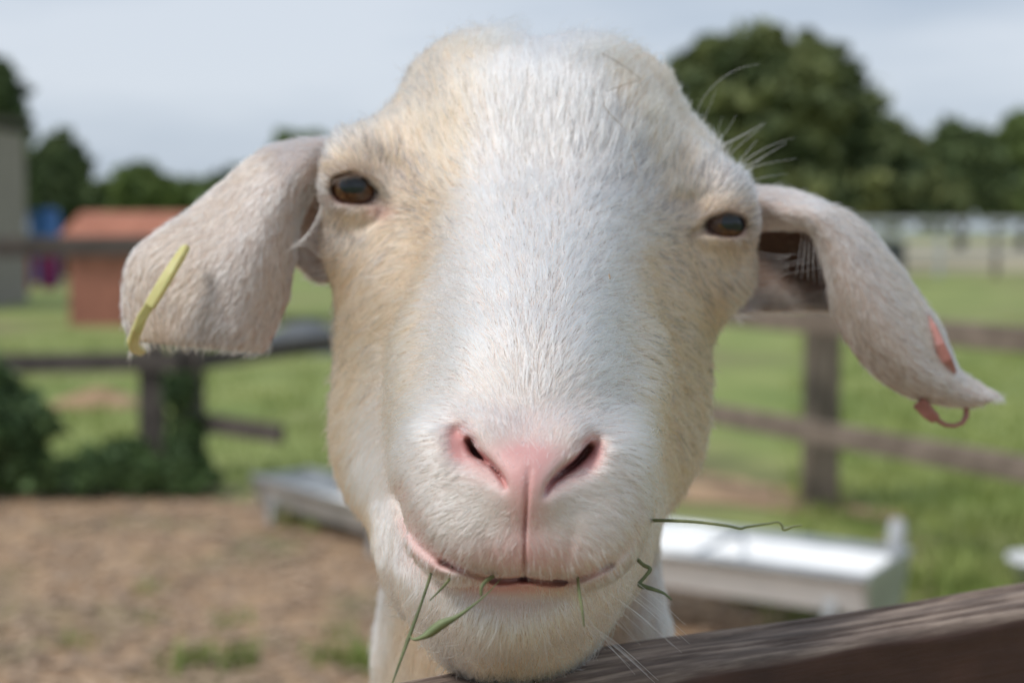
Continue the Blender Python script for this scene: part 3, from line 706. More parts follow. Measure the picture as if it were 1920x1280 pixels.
def gpt(u, v, z=0):
    """the point of height z seen at photograph pixel (u, v), given that it lies below the horizon"""
    d = Vector(vec_world(np.array([(u-960)/F, (640-v)/F, 1.0]))); k = (z-CAM_H)/d.z
    return Vector((0,0,CAM_H))+d*k
def pt(u, v, y):
    d = Vector(vec_world(np.array([(u-960)/F, (640-v)/F, 1.0]))); return Vector((0,0,CAM_H))+d*(y/d.y)
class MB:
    def __init__(s): s.v, s.f = [], []
    def box(s, c, sz, R=None, taper=1.0):
        n = len(s.v); c = Vector(c)
        for i in (-1,1):
            for j in (-1,1):
                for k in (-1,1):
                    q = Vector((i*sz[0]/2*(taper if k > 0 else 1), j*sz[1]/2*(taper if k > 0 else 1), k*sz[2]/2))
                    s.v.append(tuple(c+(R@q if R is not None else q)))
        for a in ((0,1,3,2),(4,6,7,5),(0,4,5,1),(2,3,7,6),(0,2,6,4),(1,5,7,3)): s.f.append(tuple(n+x for x in a))
        return s
    def beam(s, a, b, w, h):
        a, b = Vector(a), Vector(b); d = b-a; x = d.normalized(); z = Vector((0,0,1)); y = z.cross(x)
        if y.length < 1e-4: y = Vector((0,1,0))
        y.normalize(); z = x.cross(y); R = Matrix((x,y,z)).transposed()
        return s.box((a+b)/2, (d.length, w, h), R)
    def tube(s, pts, rad, seg=8, closed=True):
        n0 = len(s.v); pts = [Vector(p) for p in pts]
        for i, p in enumerate(pts):
            d = (pts[min(i+1,len(pts)-1)]-pts[max(i-1,0)]).normalized()
            x = d.orthogonal().normalized() if i == 0 else (x-d*x.dot(d)).normalized()
            y = d.cross(x); r = rad[i] if hasattr(rad, '__len__') else rad
            for j in range(seg):
                a = 2*math.pi*j/seg; s.v.append(tuple(p+(x*math.cos(a)+y*math.sin(a))*r))
        for i in range(len(pts)-1):
            for j in range(seg):
                s.f.append((n0+i*seg+j, n0+i*seg+(j+1)%seg, n0+(i+1)*seg+(j+1)%seg, n0+(i+1)*seg+j))
        if closed:
            s.f.append(tuple(n0+j for j in range(seg))[::-1]); s.f.append(tuple(n0+(len(pts)-1)*seg+j for j in range(seg)))
        return s
    def lathe(s, prof, c, seg=20):
        n0 = len(s.v); c = Vector(c)
        for r, z in prof:
            for j in range(seg): a = 2*math.pi*j/seg; s.v.append((c.x+r*math.cos(a), c.y+r*math.sin(a), c.z+z))
        for i in range(len(prof)-1):
            for j in range(seg): s.f.append((n0+i*seg+j, n0+i*seg+(j+1)%seg, n0+(i+1)*seg+(j+1)%seg, n0+(i+1)*seg+j))
        return s
    def poly(s, pts):
        n = len(s.v); s.v += [tuple(p) for p in pts]; s.f.append(tuple(range(n, n+len(pts)))); return s
    def build(s, name, mat, parent=None, smooth=False, bevel=0):
        org = Vector((0,0,0))
        if parent is not None: org = Vector(parent.location)
        R = parent.matrix_basis.to_3x3().inverted() if parent is not None else Matrix.Identity(3)
        V = [tuple(R@(Vector(q)-org)) for q in s.v]
        o = mesh_obj(name, V, s.f, mat, parent, smooth)
        if bevel:
            md = o.modifiers.new('bevel', 'BEVEL'); md.width = bevel; md.segments = 2
        return o
# ---- ground
V = []; Fc = []
rings = [0,2,4,6,8,12,18,30,60,120,300,800,2500]
seg = 48
for i, r in enumerate(rings):
    for j in range(seg):
        a = 2*math.pi*j/seg; x, y = r*math.cos(a), r*math.sin(a)+2
        V.append((x, y, 0))
for i in range(len(rings)-1):
    for j in range(seg): Fc.append((i*seg+j, i*seg+(j+1)%seg, (i+1)*seg+(j+1)%seg, (i+1)*seg+j))
tag(mesh_obj('ground', V, Fc, M_GRASS), kind='structure')
def sheet(name, outline, mat, z, wob=.12, sub=10):
    pts = []
    for i in range(len(outline)):
        a, b = Vector(outline[i]), Vector(outline[(i+1)%len(outline)])
        for k in range(sub):
            q = a.lerp(b, k/sub); pts.append((q.x+random.uniform(-wob,wob), q.y+random.uniform(-wob,wob), z))
    bm_ = bmesh.new(); vs = [bm_.verts.new(p) for p in pts]; f = bm_.faces.new(vs)
    bmesh.ops.triangulate(bm_, faces=[f]); bmesh.ops.recalc_face_normals(bm_, faces=bm_.faces)
    me = bpy.data.meshes.new(name); bm_.to_mesh(me); bm_.free()
    if me.polygons[0].normal.z < 0: me.flip_normals()
    me.materials.append(mat); o = bpy.data.objects.new(name, me); col.objects.link(o); return o
tag(sheet('paddock_ground', [(-4.5,-1.5),(2.4,-1.5),(1.9,2.6),(1.05,3.9),(.55,5.2),(.4,5.9),(-1.2,6.0),(-2.6,6.3),(-4.5,6.4)], M_DIRT, .004), kind='structure')
tag(sheet('sand_arena', [(6,38),(40,38),(60,120),(6,150)], M_SAND, .004, .3), kind='structure')
tag(sheet('dirt_strip', [(.4,6.2),(1.3,5.6),(1.6,5.5),(1.2,6.3),(.5,7.0)], M_DIRT, .008, .06), kind='structure')

# ---- grass tufts and field grass
def blades(name, spots, mat):
    v, f = [], []
    for (x, y, n, spread, hgt) in spots:
        for _ in range(n):
            a = random.uniform(0, 6.283); r = spread*math.sqrt(random.random()); bx_, by_ = x+r*math.cos(a), y+r*math.sin(a)
            hh = hgt*random.uniform(.5,1.2); w = hgt*.06+.001; dx, dy = math.cos(a*3+r), math.sin(a*3+r); ln_ = random.uniform(.1,.7)*hh
            k = len(v); v += [(bx_-dy*w, by_+dx*w, 0), (bx_+dy*w, by_-dx*w, 0), (bx_+dy*w*.6+dx*ln_*.4, by_-dx*w*.6+dy*ln_*.4, hh*.6), (bx_-dy*w*.6+dx*ln_*.4, by_+dx*w*.6+dy*ln_*.4, hh*.6), (bx_+dx*ln_, by_+dy*ln_, hh)]
            f += [(k,k+1,k+2,k+3), (k+3,k+2,k+4)]
    return mesh_obj(name, v, f, mat)
spots = []
for u, v, n, sp, hg in [(345,1252,60,.07,.07),(430,1250,70,.08,.07),(600,1240,40,.06,.06),(665,1245,50,.07,.08),(690,1262,40,.05,.09),(160,1210,40,.08,.05),(290,1110,30,.07,.05),(280,1165,25,.06,.04),(420,1175,40,.08,.05),(520,1210,20,.06,.04),(640,1195,20,.05,.05),(600,985,90,.16,.12),(480,1060,12,.1,.04),
                        (1430,1130,120,.10,.13),(1400,1105,60,.08,.10),(1560,1135,60,.10,.08),(1765,1110,80,.10,.10),(1800,1090,60,.10,.10),(1650,1120,40,.08,.08),(1500,1140,40,.1,.08)]:
    p = gpt(u, v); spots.append((p.x, p.y, n, sp, hg))
tag(blades('grass_tufts', spots, M_BLADE), 'short green grass tufts growing through the paddock dirt', 'grass', kind='stuff')
spots = []
for _ in range(2600):
    y = 3.8+14*random.random()**1.6; x = random.uniform(.25*y*.8, .42*y)
    spots.append((x, y, 7, .12, random.uniform(.03,.08)))
for _ in range(900):
    y = random.uniform(6.3,15); x = random.uniform(-.42*y, -.1*y); spots.append((x, y, 7, .12, random.uniform(.03,.09)))
tag(blades('field_grass', spots, M_BLADE), 'field grass growing beyond the paddock fences', 'grass', kind='stuff')

v_, f_ = [], []
for _ in range(9000):
    y = 2.6+3.7*random.random(); x = random.uniform(-.40*y-.1, .30*y); s_ = random.uniform(.008,.030); a = random.uniform(0,6.28); w_ = s_*random.uniform(.2,.5); k = len(v_)
    if y > 5.2 and x > .3: continue
    ca, sa = math.cos(a), math.sin(a); zz = random.uniform(.006,.014); tl = random.uniform(-.35,.35)*s_
    for (i_, j_) in ((-1,-1),(1,-1),(1,1),(-1,1)): v_.append((x+ca*s_*i_-sa*w_*j_, y+sa*s_*i_+ca*w_*j_, zz+tl*i_*.5+abs(tl)))
    f_.append((k,k+1,k+2,k+3))
tag(mesh_obj('wood_chips', v_, f_, ramp_mat('chip', (.16,.10,.065), (.62,.46,.32), 40, .9, 3, p=(.38,.62))), 'scattered brown wood chips covering the paddock dirt', 'wood chips', kind='stuff')
# ---- trees
def leaf_cloud(blob, n, size, seed):
    r = np.random.default_rng(seed); C, Rr = np.array([b[0] for b in blob]), np.array([b[1] for b in blob])
    # clumps on the shells of the lobes
    nc = max(40, n//34); vol = Rr.prod(1)**(2/3) if Rr.ndim == 2 else Rr**2
    k = r.choice(len(blob), nc, p=vol/vol.sum()); d = r.normal(size=(nc,3)); d /= np.linalg.norm(d,axis=1,keepdims=True)
    cc = C[k]+d*Rr[k]*r.uniform(.35,1.0,(nc,1)); cs = r.uniform(.08,.26,nc)*Rr[k].mean(1)
    kk = r.integers(0, nc, n); q = r.normal(size=(n,3)); q /= np.linalg.norm(q,axis=1,keepdims=True); q *= r.random((n,1))**.45
    pos = cc[kk]+q*cs[kk][:,None]*np.array([1.15,1.15,.8])
    a = r.normal(size=(n,3)); a /= np.linalg.norm(a,axis=1,keepdims=True); b = np.cross(a, r.normal(size=(n,3))); b /= np.linalg.norm(b,axis=1,keepdims=True)
    s = size*r.uniform(.6,1.4,(n,1)); a = a*s; b = b*s*.6
    V = np.stack([pos-a, pos-b*.9+a*.1, pos+a, pos+b*.9+a*.1], 1).reshape(-1,3); V[:,2] = np.maximum(V[:,2], .02)
    Q = np.arange(4*n).reshape(-1,4)
    return V, Q
def tree(name, base, lobes, n, leaf, mat, label, trunk_r, cat='tree', group=None, seed=0):
    """lobes: offsets from base (x,y,z) and radii (rx,ry,rz)"""
    t = empty(name, base); tag(t, label, cat, group)
    top = max(l[0][2] for l in lobes)
    mb = MB(); mb.tube([(base[0],base[1],-.05),(base[0]+.03*top,base[1],top*.35),(base[0]-.02*top,base[1],top*.75)], [trunk_r,trunk_r*.75,trunk_r*.4])
    for i, (c_, r_) in enumerate(lobes):
        mid = (base[0]+c_[0]*.3, base[1]+c_[1]*.3, top*.35+.2*(c_[2]-top*.35))
        mb.tube([(base[0],base[1],top*.28), mid, (base[0]+c_[0]*.9, base[1]+c_[1]*.9, c_[2])], [trunk_r*.5,trunk_r*.36,trunk_r*.12], 6)
    mb.build('trunk', M_BARK, t, True)
    V, Q = leaf_cloud([((l[0][0],l[0][1],l[0][2]), l[1]) for l in lobes], n, leaf, seed)
    mesh_obj('crown', V, Q, mat, t)
    return t
def px_lobes(y, items, base):
    out = []
    for (u, v, ru, rv) in items:
        p = pt(u, v, y); out.append(((p.x-base[0], random.uniform(-.3,.3)*ru/F*y, p.z), (ru/F*y, ru/F*y*.85, rv/F*y)))
    return out
def px_tree(name, u, y, items, n, leaf, mat, label, tr, group=None, seed=0, cat='tree'):
    b = pt(u, 430, y); base = (b.x, y, 0)
    return tree(name, base, px_lobes(y, items, base), n, leaf, mat, label, tr, cat, group, seed)
px_tree('broad_tree', 1475, 45, [(1420,190,165,130),(1330,160,90,100),(1545,230,130,130),(1480,120,110,70),(1640,310,95,110),(1400,310,190,100),(1580,370,150,60),(1690,350,85,80),(1745,385,70,45),(1350,380,120,50)], 46000, .21, M_LEAFO, 'tall broad round-crowned green tree beyond the field', .45, seed=1)
grp = 'trees at the far edge of the fields'
px_tree('hedge_tree', 1800, 75, [(1800,300,75,75),(1770,350,70,60),(1840,350,70,60)], 12000, .34, M_LEAFD, 'dark green tree just behind the tall broad tree', .3, grp, 2)
px_tree('hedge_tree', 1915, 85, [(1890,300,75,85),(1940,290,80,90),(1900,370,90,50)], 12000, .36, M_LEAFM, 'lighter green tree standing past the pale arena rails', .3, grp, 3)
px_tree('hedge_tree', 2060, 85, [(2050,290,85,95),(2090,350,80,70)], 3500, .32, M_LEAFM, 'lighter green tree outermost in the row past the arena', .3, grp, 31)
px_tree('hedge_tree', 290, 70, [(265,350,70,42),(330,375,75,40),(240,385,70,35)], 11000, .30, M_LEAFM, 'low mid-green round tree behind the brick hut roof', .25, grp, 4)
px_tree('hedge_tree', 420, 72, [(400,370,75,38),(470,350,70,50),(440,395,90,35)], 11000, .30, M_LEAFD, 'low dark green tree between brick hut and goat', .25, grp, 5)
px_tree('hedge_tree', 565, 70, [(562,285,52,50),(590,330,70,60),(540,370,60,50)], 10000, .30, M_LEAFM, 'olive green tree whose top shows over the drooping ear', .3, grp, 6)
px_tree('hedge_tree', 800, 75, [(760,340,90,70),(860,330,90,80),(960,350,90,70)], 8000, .34, M_LEAFM, 'wide green tree hidden behind the goat head', .3, grp, 7)
px_tree('dark_tree', -20, 30, [(0,215,55,95),(-60,200,80,120),(20,330,60,90)], 16000, .15, M_LEAFD, 'tall dark green tree rising behind the grey shed', .25, seed=8)
px_tree('dark_tree', 115, 34, [(115,310,52,65),(90,370,60,55),(145,375,45,45)], 14000, .15, M_LEAFD, 'smaller dark green tree between grey shed and brick hut', .2, seed=9)
# ---- shrubs by the fence
def shrub(u, v, items, n, mat, label, seed, leaf=.035, y=None):
    b = gpt(u, v); base = (b.x, y or b.y, 0); yy = base[1]
    t = empty('shrub', base); tag(t, label, 'shrub', 'shrubs along the paddock fence')
    lob = px_lobes(yy, items, base)
    mb = MB()
    for c_, r_ in lob: mb.tube([(base[0],base[1],-.02),(base[0]+c_[0]*.5,base[1]+c_[1]*.5,c_[2]*.5),(base[0]+c_[0],base[1]+c_[1],c_[2])], [.018,.014,.006], 6)
    mb.build('stem', M_BARK, t, True)
    V, Q = leaf_cloud(lob, n, leaf, seed); mesh_obj('foliage', V, Q, mat, t)
shrub(60, 932, [(20,800,95,75),(-60,785,100,110),(95,880,75,45),(10,885,110,45)], 8000, M_LEAFB, 'large dark green shrub against the two-rail fence', 11)
shrub(230, 930, [(215,872,75,48),(285,890,60,36),(160,893,70,36)], 5000, M_LEAFB, 'low dark green shrub left of the ivy-covered posts', 12)
shrub(345, 928, [(345,830,38,70),(355,882,58,44),(338,730,26,48)], 4500, M_LEAFB, 'narrow dark green ivy shrub climbing the fence posts', 13)

# ---- fences
def wob(mb, amt):
    mb.v = [(x+random.uniform(-amt,amt), y+random.uniform(-amt,amt), z+random.uniform(-amt,amt)) for x, y, z in mb.v]; return mb
def fence(name, label, pts, posts, rails, mat_post, mat_rail, pw=.11, ph=1.15, rw=.035, rh=.09, group=None):
    base = (pts[0][0], pts[0][1], 0); t = empty(name, base); tag(t, label, 'fence', group)
    for (x, y, hh, w) in posts:
        mb = MB(); mb.box((x, y, hh/2-.1), (w, w, hh+.2), taper=.94); wob(mb, .006).build('post', mat_post, t, bevel=.008)
    for (a, b, z0, z1) in rails:
        A, B = Vector((*a, z0)), Vector((*b, z1)); nrm = Vector((0,0,1)).cross((B-A).normalized())*(-.07)
        mb = MB(); mb.beam(A+nrm, B+nrm, rw, rh); wob(mb, .005).build('rail', mat_rail, t, bevel=.006)
    return t
pA = gpt(290, 902); pB = gpt(348, 902)
fence('paddock_fence', 'dark weathered wooden fence behind the shrubs with horizontal rails', [(pA.x,pA.y)],
      [(pA.x,pA.y,.72,.11),(pB.x,pB.y+.1,.74,.13),(-2.95,6.5,1.18,.12),(-4.7,6.5,1.18,.12),(-.35,8.9,.9,.11)],
      [((-4.8,6.5),(-1.1,6.5),1.05,1.08),((-4.8,6.5),(pB.x,6.45),.50,.56),((pB.x,6.45),(-.3,9.0),.56,.56),((pB.x+.05,6.3),(-.93,6.0),.32,.29)], M_WOOD, M_WOOD, rh=.085)
pC = gpt(1537, 952)
fence('field_fence', 'brown wooden post and rail fence along the green field', [(pC.x,pC.y)],
      [(pC.x,pC.y,1.0,.135),(pC.x+1.0,pC.y-2.25,1.05,.13),(.5,6.75,1.0,.12)],
      [((.45,6.7),(pC.x+1.05,pC.y-2.35),.80,.80),((.45,6.7),(pC.x+1.05,pC.y-2.35),.385,.385)], M_POST, M_RAILR, rh=.085)
t = empty('arena_fence', (12,34,0)); tag(t, 'long pale grey painted rail fence around the sand arena', 'fence')
for k in range(9):
    x = 7.5+k*1.35; mb = MB(); mb.box((x, 34, .66), (.10,.10,1.42)); mb.build('post', M_PALE if k % 3 else M_WOOD, t)
for z in (1.36,1.05,.62):
    mb = MB(); mb.box((13,33.92,z), (11.4,.04,.11)); mb.build('rail', M_PALE, t)
# dark water tank beside the arena
p = pt(1665, 440, 30); t = empty('water_tank', (p.x,30,0)); tag(t, 'dark square plastic water tank beside the pale arena fence', 'tank')
MB().box((p.x,30,.45), (.62,.6,.9), taper=.95).build('body', M_DARK, t, bevel=.03); MB().box((p.x,30,.945), (.68,.66,.06)).build('lid', M_PALE, t, bevel=.015)

# ---- buildings on the left
t = empty('grey_shed', (-9.4,20,0)); tag(t, 'grey board-clad shed at the edge of the yard', 'shed')
xr = pt(44, 300, 22.4).x; zt = pt(0, 232, 21.5).z
for k in range(18):
    mb = MB(); mb.box((xr-.075-k*.152, 20, zt/2-.05), (.148,.03,zt-.1)); mb.build('board', M_GREYB, t)
for k in range(16):
    mb = MB(); mb.box((xr+.022, 20.075+k*.148, zt/2-.05), (.03,.144,zt-.1)); mb.build('board', M_GREYB, t)
MB().box((xr-1.37,21.2,zt/2-.06), (2.72,2.36,zt-.13)).build('wall', M_GREYB, t)
MB().box((xr-1.37,21.1,zt+.02), (2.95,2.75,.09), Matrix.Rotation(.05,3,'X')).build('roof', M_WOOD, t)
hx0, hx1 = pt(128, 500, 17).x, pt(470, 500, 17).x; hc = (hx0+hx1)/2; hw = hx1-hx0
t = empty('brick_hut', (hc,17.8,0)); tag(t, 'low red brick hut with a shallow orange tiled roof', 'hut')
MB().box((hc,18.0,.46), (hw,2.0,.96)).build('wall', M_BRICK, t)
zr0, zr1 = pt(200, 462, 17).z, pt(200, 402, 17.9).z
rf = empty('roof', (0,0,0)); rf.parent = t
for i in range(7):           # courses of tiles climb the slope
    for j in range(13):
        x = hx0-.14+(hw+.28)*(j+.5)/13; a = i/7; b_ = (i+1.15)/7
        y0, y1 = 16.85+1.15*a, 16.85+1.15*b_; z0, z1 = zr0+(zr1-zr0)*a, zr0+(zr1-zr0)*b_
        mb = MB(); mb.beam((x,y0,z0+.03), (x,y1,z1+.012), (hw+.28)/13*.96, .02); o = mb.build('tile', M_TILE, t)
        o.parent = rf; rf.location = (0,0,0)
MB().beam((hx0-.1,18.05,zr1-.03), (hx1+.1,18.05,zr1-.03), .12, .09).build('ridge', M_TILE, t)
MB().box((hc,18.6,zr1*.5+.40), (hw-.02,.8,.45)).build('gable', M_BRICK, t)
mb = MB(); mb.box((hc+.5,16.985,.4), (.6,.05,.75)); mb.build('door', M_WOOD, t)
# coloured things lying by the hut
def tub(name, u, v, y, r, hgt, c, label, cat):
    p = pt(u, v, y); m = plain(name+'_plastic', c)
    t = empty(name, (p.x,y,0)); tag(t, label, cat)
    MB().lathe([(0,.0),(r*.8,.0),(r,hgt),(r*1.08,hgt),(r*1.08,hgt-.03),(r*.95,hgt-.03),(r*.76,.03),(0,.03)], (p.x,y,0)).build('bowl', m, t, True)
    mb = MB(); mb.tube([(p.x+r*math.cos(a),y,hgt+.9*r*math.sin(a)) for a in [math.pi*k/10 for k in range(11)]], .012, 6); mb.build('handle', m, t, True)
tub('plastic_bin', 46, 505, 27, .17, .72, (.50,.05,.06), 'red plastic bin standing in the grass by the shed', 'bin')
tub('plastic_bin', 92, 505, 27.5, .21, .80, (.45,.06,.38), 'magenta plastic bin standing beside the brick hut', 'bin')
p = pt(82, 400, 31); t = empty('plastic_barrel', (p.x,31,0)); tag(t, 'tall blue plastic barrel behind the coloured bins', 'barrel'); mbl = plain('blue_plastic', (.05,.16,.42))
MB().lathe([(0,0),(.30,0),(.33,.05),(.33,.5),(.345,.52),(.33,.54),(.33,1.0),(.345,1.02),(.33,1.04),(.33,1.5),(.28,1.58),(0,1.58)], (p.x,31,0)).build('drum', mbl, t, True)
MB().lathe([(0,1.58),(.05,1.58),(.05,1.61),(0,1.61)], (p.x+.15,31,0)).build('cap', mbl, t, True)
p = gpt(160, 768); t = None
def heap(name, c, rx, ry, hh, mat, label, cat, seed):
    r = np.random.default_rng(seed); V, Q = [], []; n, m = 28, 10
    for i in range(m+1):
        for j in range(n):
            a = 2*math.pi*j/n; k = i/m; w = 1+.13*math.sin(3*a+seed)+.08*math.sin(7*a)
            V.append((c[0]+rx*k*w*math.cos(a), c[1]+ry*k*w*math.sin(a), max(-.02, hh*(1-k**1.5)+(r.uniform(-.05,.05)*hh if i < m else -.02))))
    for i in range(m):
        for j in range(n): Q.append((i*n+j, (i+1)*n+j, (i+1)*n+(j+1)%n, i*n+(j+1)%n))
    o = mesh_obj(name, V, Q, mat, None, True); tag(o, label, cat); return o
heap('sand_heap', (p.x,p.y+.3,0), .30,.3,.11, M_DIRT, 'small heap of pale earth beyond the wooden fence', 'heap', 3)
p = gpt(560, 668); heap('covered_heap', (p.x,p.y+.6,0), .60,.6,.28, plain('grey_tarpaulin', (.11,.12,.13), .7), 'low dark tarpaulin-covered heap in the grass', 'heap', 4)
p2 = gpt(545, 655); o = heap('feed_sack', (p2.x,p2.y-.1,0), .13,.09,.10, plain('sack_blue', (.45,.52,.66)), 'pale blue sack lying in front of the dark heap', 'sack', 5)

# ---- troughs
def trough(name, label, A, ang, length, width, depth, zr, mat, mat_in, bar=False):
    """A: near end, centre of the rim; the trough runs away along ang"""
    ca, sa = math.cos(ang), math.sin(ang); t = empty(name, (A[0],A[1],0)); tag(t, label, 'trough')
    W = lambda l, w, z: (A[0]+ca*l-sa*w, A[1]+sa*l+ca*w, z)
    h_, th = width/2, .012
    def slab(p4, thick, nm, m, parent=t):
        n = (Vector(p4[1])-Vector(p4[0])).cross(Vector(p4[3])-Vector(p4[0])).normalized()*thick; mb = MB()
        q = [Vector(x) for x in p4]+[Vector(x)+n for x in p4]; mb.v = [tuple(x) for x in q]
        mb.f = [(3,2,1,0),(4,5,6,7),(0,1,5,4),(1,2,6,5),(2,3,7,6),(3,0,4,7)]; return mb.build(nm, m, parent)
    zb = zr-depth; k = .72
    slab([W(0,-h_,zr),W(length,-h_,zr),W(length,-h_*k,zb),W(0,-h_*k,zb)], th, 'side', mat_in)
    slab([W(0,h_*k,zb),W(length,h_*k,zb),W(length,h_,zr),W(0,h_,zr)], th, 'side', mat_in)
    slab([W(0,-h_*k,zb),W(length,-h_*k,zb),W(length,h_*k,zb),W(0,h_*k,zb)], th, 'floor', mat_in)
    for l in (0, length): slab([W(l-.006,-h_-.02,zr+.015),W(l-.006,-h_*k,zb-.03),W(l-.006,h_*k,zb-.03),W(l-.006,h_+.02,zr+.015)], .012, 'end_plate', mat)
    for s in (-1,1):
        mb = MB(); mb.tube([W(-.01,s*h_,zr+.008),W(length+.01,s*h_,zr+.008)], .016, 10); mb.build('rim', mat, t, True)
    for l in (.10, length-.10):
        for s in (-1,1):
            mb = MB(); mb.beam(W(l,s*h_*.8,zb+.03), W(l,s*h_*.95,-.01), .03, .03); mb.build('leg', mat, t)
    for l in (length*.36, length*.70):
        mb = MB(); mb.tube([W(l,-h_,zr+.012),W(l,h_,zr+.012)], .009, 8); mb.build('cross_bar', mat, t, True)
    if bar:
        mb = MB(); mb.tube([W(.03,-h_-.0,zr-.05),W(.03,-h_-.01,zr+.06),W(.03,-h_-.01,zr+.095)], [.026,.026,.020], 10); mb.build('handle', M_PALE, t, True)
    return t
TA = gpt(1662, 1066, .25)
trough('feed_trough', 'white-lined feed trough on the dirt beside the field fence', (TA.x,TA.y), math.radians(148), 1.35, .36, .10, .25, M_ZINC, M_WHITE, True)
trough('feed_trough', 'grey galvanised feed trough standing by the fence shrubs', (-.34,4.95), math.radians(131), .88, .24, .10, .17, M_ZINC, M_ZINC)
p = gpt(1945, 1100); t = empty('feed_bucket', (p.x,p.y,0)); tag(t, 'white bucket standing under the field fence', 'bucket')
MB().lathe([(0,0),(.07,0),(.09,.10),(.097,.10),(.097,.085),(.085,.085),(.065,.01),(0,.01)], (p.x,p.y,0), 24).build('pail', M_WHITE, t, True)
mb = MB(); mb.tube([(p.x+.092*math.cos(a),p.y,.095+.02*math.sin(a)-.02*math.sin(a)) for a in [math.pi*k/12 for k in range(13)]], .004, 6); mb.build('handle', M_ZINC, t, True)
# ------------------------------------------------------------------ THE RAIL THE GOAT LEANS OVER
RZ = CAM_H-.146; RA = math.radians(28); rd = Vector((math.cos(RA), math.sin(RA), 0)); rn = Vector((-math.sin(RA), math.cos(RA), 0))
rb = Vector((-.002,.473,0))
m_rail, t, b = new_mat('stained_rail')
tcn = t.nodes.new('ShaderNodeTexCoord'); mpn = t.nodes.new('ShaderNodeMapping'); mpn.inputs['Scale'].default_value = (1,14,14); t.links.new(tcn.outputs['Object'], mpn.inputs['Vector'])
n = t.nodes.new('ShaderNodeTexNoise'); n.inputs['Scale'].default_value = 16; n.inputs['Detail'].default_value = 10; n.inputs['Roughness'].default_value = .68; t.links.new(mpn.outputs[0], n.inputs['Vector'])
n2 = t.nodes.new('ShaderNodeTexNoise'); n2.inputs['Scale'].default_value = 30; n2.inputs['Detail'].default_value = 6; t.links.new(tcn.outputs['Object'], n2.inputs['Vector'])
r1 = t.nodes.new('ShaderNodeValToRGB'); e = r1.color_ramp.elements; e[0].position = .30; e[0].color = (.040,.026,.019,1); e[1].position = .64; e[1].color = (.40,.31,.245,1); x = e.new(.48); x.color = (.165,.118,.092,1)
t.links.new(n.outputs['Fac'], r1.inputs['Fac'])
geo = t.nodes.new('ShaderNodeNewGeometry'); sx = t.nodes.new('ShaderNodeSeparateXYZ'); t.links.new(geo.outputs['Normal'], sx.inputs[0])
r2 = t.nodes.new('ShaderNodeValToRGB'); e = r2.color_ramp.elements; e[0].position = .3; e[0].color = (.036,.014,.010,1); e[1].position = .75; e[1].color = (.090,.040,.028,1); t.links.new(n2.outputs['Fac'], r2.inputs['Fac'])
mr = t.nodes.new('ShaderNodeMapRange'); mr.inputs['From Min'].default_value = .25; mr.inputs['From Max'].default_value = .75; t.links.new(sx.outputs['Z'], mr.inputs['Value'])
mxn = t.nodes.new('ShaderNodeMix'); mxn.data_type = 'RGBA'; t.links.new(mr.outputs[0], mxn.inputs['Factor']); t.links.new(r2.outputs[0], mxn.inputs['A']); t.links.new(r1.outputs[0], mxn.inputs['B'])  # upward faces get the paler grain ramp: sky light painted into the wood colour
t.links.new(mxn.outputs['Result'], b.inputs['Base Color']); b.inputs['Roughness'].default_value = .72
bp = t.nodes.new('ShaderNodeBump'); bp.inputs['Strength'].default_value = .7; bp.inputs['Distance'].default_value = .0015; t.links.new(n.outputs['Fac'], bp.inputs['Height']); t.links.new(bp.outputs[0], b.inputs['Normal'])
fz = empty('rail_fence', (rb.x,rb.y,0), RA); tag(fz, 'dark brown stained wooden rail fence under the goat chin', 'fence')
